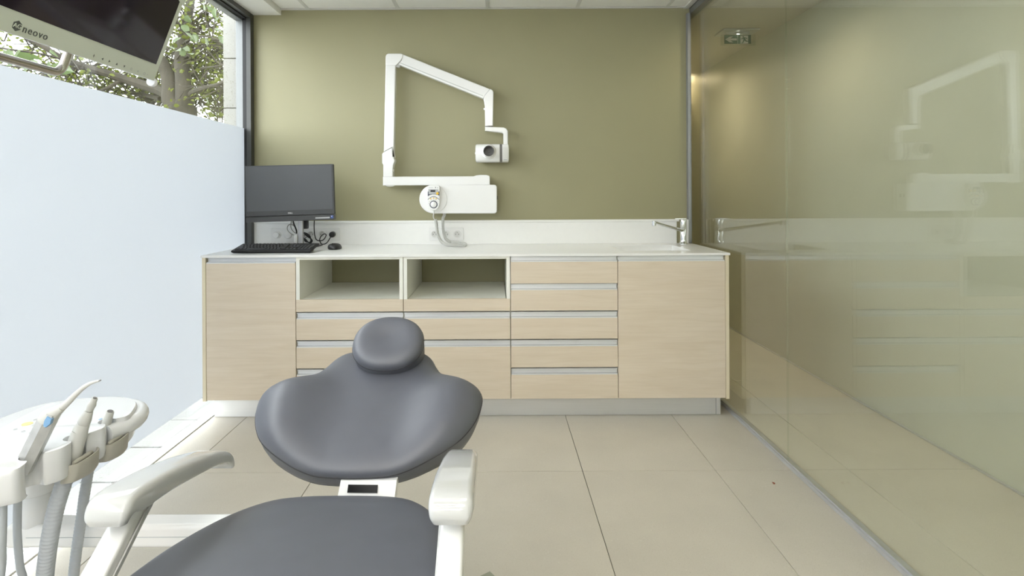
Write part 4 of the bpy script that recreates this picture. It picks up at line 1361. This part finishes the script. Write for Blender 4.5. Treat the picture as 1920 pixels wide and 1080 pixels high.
# ------------------------------------------------------------------ delivery unit at the window side
du = thing('delivery_unit', 'white dental delivery unit with instrument tray at the window side', 'dental unit', (-1.037, 1.25, .46))
e_ = Vector((.1468, .9892, 0))
o_ = Vector((.9892, -.1468, 0))
N0 = Vector((-.868, .975, 0))
T = lambda r, s, z: N0 + e_ * s + o_ * r + Vector((0, 0, z))
ZTR, ZBR = .765, .703
notch = [(-.012, .057, .020), (-.004, .143, .0195), (-.008, .226, .0165)]
ol2 = [(0, 0.004), (.007, .010), (.010, .022)]
lobes = {0: [(.009, .086), (.014, .099), (.012, .113)], 1: [(.011, .178), (.015, .190), (.012, .202)], 2: [(.012, .250), (.012, .268)]}
for i, (rc, sc, q) in enumerate(notch):
    for a in range(-55, -306, -25):
        ol2.append((rc + q * math.cos(R(a)), sc + q * math.sin(R(a))))
    ol2 += lobes[i]
wpts = [T(r, s, 0) for r, s in ol2]
wpts += [Vector(p) for p in ((-.834, 1.282, 0), (-.850, 1.312, 0), (-.875, 1.334, 0), (-.905, 1.347, 0), (-.94, 1.351, 0), (-.985, 1.345, 0), (-1.03, 1.330, 0), (-1.062, 1.312, 0), (-1.082, 1.285, 0), (-1.094, 1.24, 0), (-1.112, 1.10, 0), (-1.128, .985, 0), (-1.122, .966, 0), (-1.105, .960, 0), (-.89, .966, 0))]
for _ in range(2):      # round the corners
    wpts = [q for a, b in zip(wpts, wpts[1:] + wpts[:1]) for q in (a.lerp(b, .25), a.lerp(b, .75))]
cen_t = sum(wpts, Vector()) / len(wpts)
ring_t = lambda k, z: [cen_t + (p - cen_t) * k + Vector((0, 0, z)) for p in wpts]
obj('tray_body', B().loft([ring_t(.955, .767), ring_t(.975, .7665), ring_t(.989, .7635), ring_t(.997, .758), ring_t(1.0, .751), ring_t(.998, .735), ring_t(.985, .716), ring_t(.968, .706), ring_t(.945, .7035)]), 'shell', du, None, 40)
pp = [plane_z(x, y, .7655) for x, y in ((-60, 838), (-30, 822), (0, 806), (40, 784), (84, 762.5), (98, 759), (112, 758), (118, 760), (104, 788), (76, 820), (70, 825), (62, 826.5), (50, 825.5), (0, 814), (-60, 842))]
pan = obj('control_panel', B().prism([p + Vector((0, 0, .004)) for p in pp], (0, 0, -.0045), .0015, 2), 'shell', du)
b0 = plane_z(51, 794.6, .770)
obj('button', B().lathe(b0, (0, 0, 1), [(.0002, -.0006), (.0098, -.0006), (.0098, .0004), (.0002, .0005)], 24), 'yellow_pale', pan, 'pale yellow oval key')
for px, py in ((29, 805), (43.7, 808.7), (58, 811.4), (66, 787), (63, 797.2), (73, 786.4), (75.5, 801), (80, 778.6)):
    obj('key_print', B().lathe(plane_z(px, py, .7698), (0, 0, 1), [(.0028, 0), (.0036, 0), (.0036, .0003), (.0028, .0003), (.0028, 0)], 16, False), 'print_mid', pan)
hp = [(196, 776), (208, 769), (220, 762), (234, 757), (249, 756.5), (260, 761), (263.5, 769), (257, 780), (244, 789), (229, 796), (214, 802), (200, 808)]
obj('tray_handle', B().tube(smooth_path([plane_z(x, y + 6, .741) for x, y in hp], 5), .0175, 16), 'shell', du)
for i in (1, 2):
    rc, sc, q = notch[i]
    w = .034 if i == 1 else .030
    secs = []
    for k in range(13):
        f = -1 + 2 * k / 12
        r = rc + .027 - .008 * f * f - (.012 * max(0, abs(f) - .8) / .2)
        s = sc + w * f + .004
        c = T(r, s, 0)
        secs.append([c + o_ * dx + Vector((0, 0, z)) for dx, z in ((0, .728 + .004 * f), (.005, .729 + .004 * f), (.003, .700), (-.006, .688), (-.011, .690), (-.004, .702))])
    cl = obj('holder_clip', B().loft(secs), 'beige_clip', du, 'beige grey holder clip')
    p0, p1 = T(rc + .018, sc - w * .62, .7255), T(rc + .018, sc + w * .62, .729)
    obj('roller', B().tube([p0, p0.lerp(p1, .2), p0.lerp(p1, .5), p0.lerp(p1, .8), p1], [.0035, .0052, .0044, .0052, .0035], 10), 'beige_clip', cl)
PC = Vector((-1.037, 1.25, 0))
obj('post', B().lathe(PC, (0, 0, 1), [(.024, .49), (.036, .53), (.034, .585), (.0325, .587), (.0325, .5885), (.034, .590), (.034, .702)], 32), 'shell', du)
bx0, bx1 = -1.085, XCH - .06
beam = obj('swing_arm', B().box(bx0, bx1, 1.216, 1.268, .478, .5285, .010, 4), 'enamel', du)
obj('arm_joint', B().box(bx0 + .05, bx1, 1.2155, 1.2165, .5035, .5048), 'print_mid', beam)
obj('arm_screw', B().lathe((at(101, 978, 1.228).x, 1.228, .5285), (0, 0, 1), [(.001, -.003), (.006, -.003), (.006, .001), (.001, .0012)], 12), 'black', beam)


def hose(name, pts, r, ribs, parent, m='hose', lab=None):
    path = resample(smooth_path(pts, 14), .0024 if ribs else .012)
    rr = [r * (1.03 if (i % 3) else .925) for i in range(len(path))] if ribs else r
    return obj(name, B().tube(path, rr, 16 if ribs else 12), m, parent, lab, 80)


tail = [Vector((-.955, 1.08, .30)), Vector((-.89, 1.04, .12)), Vector((-.76, .97, .055)), Vector((-.64, .92, .045)), Vector((-.575, .90, .045))]
hose('hose', [at(34, 925, 1.04), at(32.5, 965, 1.04), at(33, 1010, 1.045), at(37, 1060, 1.06), at(42, 1120, 1.08)] + [q + Vector((0, -.03, 0)) for q in tail], .0066, False, du, lab='smooth grey hose of the silver syringe')
hose('hose', [at(5, 935, 1.00), at(4.5, 980, 1.00), at(3, 1030, 1.01), at(0, 1090, 1.02)] + [q + Vector((0, -.055, 0)) for q in tail], .0068, False, du, lab='smooth grey hose at the tray corner')

# instruments resting in the tray holders
t = thing('air_water_syringe', 'slim syringe with silver grip, blue button and curved tip in the tray', 'dental tool', at(45, 880, 1.045))
hx_ = lambda pts, r, seg=6: B().tube([at(*p) for p in pts], r, seg)
obj('grip', hx_([(40, 886, 1.040), (42, 882, 1.041), (64, 838, 1.046), (89, 788, 1.05)], [.0125, .0165, .0168, .0165]), 'inst_metal', t, 'silver six sided grip', 30)
obj('collar', hx_([(89.3, 787.4, 1.05), (93, 781, 1.05), (106, 770.5, 1.05), (117, 763.6, 1.05)], [.0168, .0163, .0108, .0072], 20), 'inst', t)
obj('nozzle', B().tube(smooth_path([at(*p) for p in ((117.3, 763.2, 1.05), (128, 753.5, 1.05), (142, 739.5, 1.05), (156, 727, 1.05), (168, 719.5, 1.05), (179, 715.6, 1.05), (188, 713.3, 1.05))], 4), [.0070 - .00022 * k for k in range(25)], 16), 'inst', t)
obj('tip', B().tube([at(186, 713.8, 1.0497), at(189.2, 712.9, 1.0497)], [.0019, .0012], 8), 'cone', t)
bc = at(88.5, 791.5, 1.0345)
ax = (at(93, 781, 1.05) - at(64, 838, 1.046)).normalized()
pxv = ax.cross(Vector((0, -1, 0))).normalized()
nv = pxv.cross(ax).normalized()
nv = nv if nv.y < 0 else -nv
obj('push_button', B().prism([bc + pxv * a + ax * b_ + nv * .0005 for a, b_ in ((-.0055, .009), (.0045, .008), (.0065, -.001), (.002, -.0105), (-.004, -.0095), (-.0065, 0))], nv * -.008, .0015), 'blue', t, 'blue push button')
obj('button_frame', B().prism([bc + pxv * (a - .0035) + ax * b_ - nv * .002 for a, b_ in ((-.006, .012), (.006, .0115), (.008, -.002), (.002, -.0135), (-.005, -.012), (-.0075, 0))], nv * -.006, .001), 'inst_metal', t)

t = thing('suction_handpiece', 'thick white suction handpiece with stepped tip in the middle tray holder', 'dental tool', at(135, 858, 1.115))
obj('sleeve', hx_([(128, 880, 1.112), (130, 873, 1.112), (136.5, 849, 1.115), (147, 818, 1.118), (150.5, 808, 1.119)], [.0150, .0166, .0165, .0148, .0140], 24), 'inst', t)
obj('collar', hx_([(150.7, 807.4, 1.119), (156.6, 794.2, 1.12), (157, 793.4, 1.12), (157.6, 791.8, 1.12), (160.5, 785, 1.12), (167.2, 770.6, 1.12)], [.0140, .0116, .0108, .0116, .0112, .0074], 24), 'inst', t)
obj('adapter', hx_([(167.6, 769.8, 1.12), (169.4, 765, 1.12), (171.4, 761, 1.12), (172.6, 758.4, 1.12), (174.6, 753.6, 1.12), (178, 746.4, 1.12)], [.0066, .0068, .0078, .0080, .0060, .0056], 20), 'inst', t)
obj('bore', hx_([(177.7, 747.0, 1.1195), (178.2, 745.9, 1.1195)], [.0034, .0036], 14), 'cone', t, 'dark bore of the tip')
hose('suction_hose', [at(130, 874, 1.112), at(124, 892, 1.11), at(115.5, 918, 1.105), at(105, 952, 1.10), at(96.5, 992, 1.095), at(89.5, 1035, 1.095), at(84, 1085, 1.10), at(82, 1140, 1.11)] + [q + Vector((.01, .01, .0)) for q in tail], .0148, True, t, lab='thick ribbed grey hose')

t = thing('saliva_ejector_handpiece', 'short white handpiece with open tip in the far tray holder', 'dental tool', at(191, 822, 1.2))
obj('sleeve', hx_([(186, 838, 1.198), (188, 832, 1.198), (191.4, 821, 1.2), (196.5, 803.5, 1.2), (202.5, 785, 1.2), (206.6, 771.2, 1.2)], [.0098, .0112, .0114, .0104, .0086, .0077], 24), 'inst', t)
obj('bore', hx_([(206.4, 771.8, 1.1993), (206.9, 770.4, 1.1993)], [.0056, .0058], 16), 'cone', t, 'dark bore of the tip')
bq = at(188.5, 792, 1.207)
obj('slide_button', B().box(bq.x - .0035, bq.x + .003, bq.y - .004, bq.y + .004, bq.z - .008, bq.z + .008, .002), 'blue', t, 'small blue slide button')
hose('suction_hose', [at(188, 834, 1.198), at(178, 856, 1.195), at(167.5, 878, 1.19), at(161, 912, 1.185), at(155, 952, 1.18), at(149, 995, 1.175), at(142.5, 1040, 1.172), at(137, 1090, 1.17), at(134, 1130, 1.17), Vector((-.87, 1.14, .28)), Vector((-.82, 1.09, .10)), Vector((-.74, 1.03, .05)), Vector((-.64, .97, .045)), Vector((-.575, .95, .045))], .0100, True, t, lab='thin ribbed grey hose')

# ------------------------------------------------------------------ monitor hanging at the top left
YM = 1.15
tl = R(21.0)
mo = at(287, 152, YM)
uz, un = Vector((math.sin(tl), 0, math.cos(tl))), Vector((math.cos(tl), 0, -math.sin(tl)))
uy = Vector((0, 1, 0))
# local: x = along the screen towards the far end, y = into the housing, z = up the screen
MM = Matrix(((uy.x, -un.x, uz.x, mo.x), (uy.y, -un.y, uz.y, mo.y), (uy.z, -un.z, uz.z, mo.z), (0, 0, 0, 1)))
t = thing('medical_monitor', 'sage white monitor with black glossy screen hanging near the ceiling', 'monitor', mo + Vector((0, -.3, 0)))
WM, HM = .63, .372
obj('housing', B(MM).box(-WM, 0, .0012, .042, 0, HM, .004), 'med_side', t)
obj('bezel', B(MM).box(-WM + .001, -.001, -.0025, .0015, .001, HM - .001, .001), 'med_bezel', t)
obj('screen', B(MM).box(-WM + .014, -.014, -.0031, .0, .0345, HM - .014, .0002), 'med_screen', t, 'black glossy switched off screen')
for x in (0.012, -WM + .006):
    obj('corner_bumper', B().lathe(MM @ Vector((x, .006, -.003)), MM.to_3x3() @ Vector((-1, 0, 0)), [(.001, 0), (.0090, 0), (.0092, .001), (.0092, .009), (.0085, .010), (.001, .0102)], 24), 'med_side', t)
obj('added_bezel_corner', B(MM).prism([(-.012, -.0042, .170), (.001, -.0042, .170), (.001, -.0042, .186), (-.028, -.0042, .186), (-.028, -.0042, .178)], (0, .008, 0), .0008), 'med_bezel', t)  # added piece standing in for the top corner of the bezel
TXT = lambda x, z: MM @ Matrix.Translation((x, -.0026, z)) @ Matrix.Rotation(R(90), 4, 'X')
xl = lambda px: 0.0


def on_bezel(px, py):
    """local (x, z) on the front face seen at a pixel"""
    r = ray(px, py)
    c = Vector((0, 0, H))
    k = (MM @ Vector((0, -.0026, 0)) - c).dot(un) / r.dot(un)
    q = MM.inverted() @ (c + r * k)
    return q.x, q.z


a0, a1 = on_bezel(32, 48.5), on_bezel(64, 61)
hexa = obj('emblem', B(MM).prism([(a0[0] + .0082 * math.cos(R(60 * k + 90)), -.0029, a0[1] + .0082 * math.sin(R(60 * k + 90))) for k in range(6)], (0, .0008, 0)), 'print_dark', t, 'dark hexagon emblem')
text_mesh('AG', .0098, 'med_bezel', MM @ Matrix.Translation((a0[0], -.0031, a0[1] - .0002)) @ Matrix.Rotation(R(90), 4, 'X'), hexa, align='CENTER')
n0, n1 = on_bezel(42, 54), on_bezel(88, 69)
tx = text_mesh('neovo', .0165, 'print_dark', TXT(n0[0], (n0[1] + n1[1]) / 2), t, align='LEFT', spacing=1.15)
wid = max(v.co.y for v in tx.data.vertices) - min(v.co.y for v in tx.data.vertices)
for k, (px, py) in enumerate(((176, 104.5), (192, 110.3), (205.5, 115), (219, 120), (233, 124.5), (246, 129.3), (258.5, 133.6), (270.5, 138), (276.5, 140))):
    x, z = on_bezel(px, py)
    r = .0021
    sh = {0: [(-1.6, -.2), (-.3, .2), (-.2, 1.6), (.4, .1), (1.6, .2), (.3, -.2), (.2, -1.6), (-.4, -.1)], 1: [(-1, 0), (1, 1.1), (1, -1.1)], 2: [(1, 0), (-1, 1.1), (-1, -1.1)], 3: [(0, 1.1), (1.1, -.9), (-1.1, -.9)], 4: [(0, -1.1), (1.1, .9), (-1.1, .9)]}.get(k)
    if sh:
        obj('key_print', B(MM).prism([(x + a * r, -.0029, z + b_ * r) for a, b_ in sh], (0, .0008, 0)), 'print_dark', t)
    else:
        rr = (.0026, .0021, .0028, .0009)[k - 5]
        obj('key_print', B().lathe(MM @ Vector((x, -.0028, z)), MM.to_3x3() @ Vector((0, -1, 0)), [(rr * .72 if k < 8 else .0001, 0), (rr, 0), (rr, .0003), (rr * .72 if k < 8 else .0001, .0003), (rr * .72 if k < 8 else .0001, 0)], 16, False), 'print_mid', t)
# steel handle under the bezel
h1, h2, h3 = on_bezel(131, 100), on_bezel(117, 132), on_bezel(0, 99)
hl = .040
xh = h1[0] + .022
pth = [MM @ Vector((xh, .018, .006)), MM @ Vector((xh, .018, -.016))] + [MM @ Vector((xh - .016 + .016 * math.cos(R(-a)), .018, -.022 + .016 * math.sin(R(-a)))) for a in range(0, 91, 15)]
pth += [MM @ Vector((xh - .016 - k * .02, .018, -.038)) for k in range(1, 11)]
xe = xh - .216
pth += [MM @ Vector((xe - .016 * math.sin(R(a)), .018, -.022 - .016 * math.cos(R(a)))) for a in range(0, 91, 15)] + [MM @ Vector((xe - .016, .018, .006))]
obj('handle', B().tube(pth, .0068, 14), 'steel', t)
mb = MM @ Vector((-WM / 2, .042, HM * .5))
obj('rear_mount', B(MM).box(-WM / 2 - .06, -WM / 2 + .06, .042, .062, HM * .35, HM * .65, .004), 'med_side', t)
obj('support_arm', B().tube(smooth_path([MM @ Vector((-WM / 2, .055, HM * .5)), MM @ Vector((-WM / 2, .10, HM * .55)), Vector((mb.x - .12, mb.y, mb.z + .15)), Vector((mb.x - .13, mb.y, 2.2)), Vector((mb.x - .13, mb.y, ZC + .004))], 6), .02, 16), 'med_side', t)
obj('ceiling_rose', B().lathe((mb.x - .13, mb.y, ZC), (0, 0, -1), [(.001, -.002), (.07, -.002), (.07, .01), (.03, .03), (.001, .03)], 24), 'med_side', t)

# ------------------------------------------------------------------ bits on the floor
pk = [plane_z(903, 1077.6, .03), plane_z(918.6, 1070, .03), plane_z(924.6, 1080, .03)]
d1 = (pk[0] - pk[1]).normalized()
d2 = Vector((d1.y, -d1.x, 0))
if d2.y > 0:
    d2 = -d2
t = thing('foot_pedal', 'sage grey foot pedal on the floor by the right armrest post', 'pedal', pk[1] + d1 * .09 + d2 * .07 + Vector((0, 0, -.03)))
cor = lambda a, b, z: pk[1] + d1 * a + d2 * b + Vector((0, 0, z - .03))
obj('base', B().loft([[cor(a, b, z) for a, b in ((-g, -g), (.17 + g, -g), (.17 + g, .13 + g), (-g, .13 + g))] for g, z in ((.004, .001), (.004, .008), (0.001, .012))]), 'enamel_grey', t)
obj('plate', B().loft([[cor(a, b, z) for a, b in ((0 + g, 0 + g), (.17 - g, g), (.17 - g, .13 - g), (g, .13 - g))] for g, z in ((0, .0125), (0, .028), (.002, .030))]), 'pedal', t)
t = B()
leaf_geo(t, plane_z(1453, 906, .006), .020, random.Random(11))
zmin = min(v.z for v in t.v)
for v in t.v:
    v.z = .0012 + (v.z - zmin) * .35
tag(obj('leaf_scrap', t, 'scrap'), 'tiny reddish brown scrap of dry leaf on the floor tile', 'leaf')
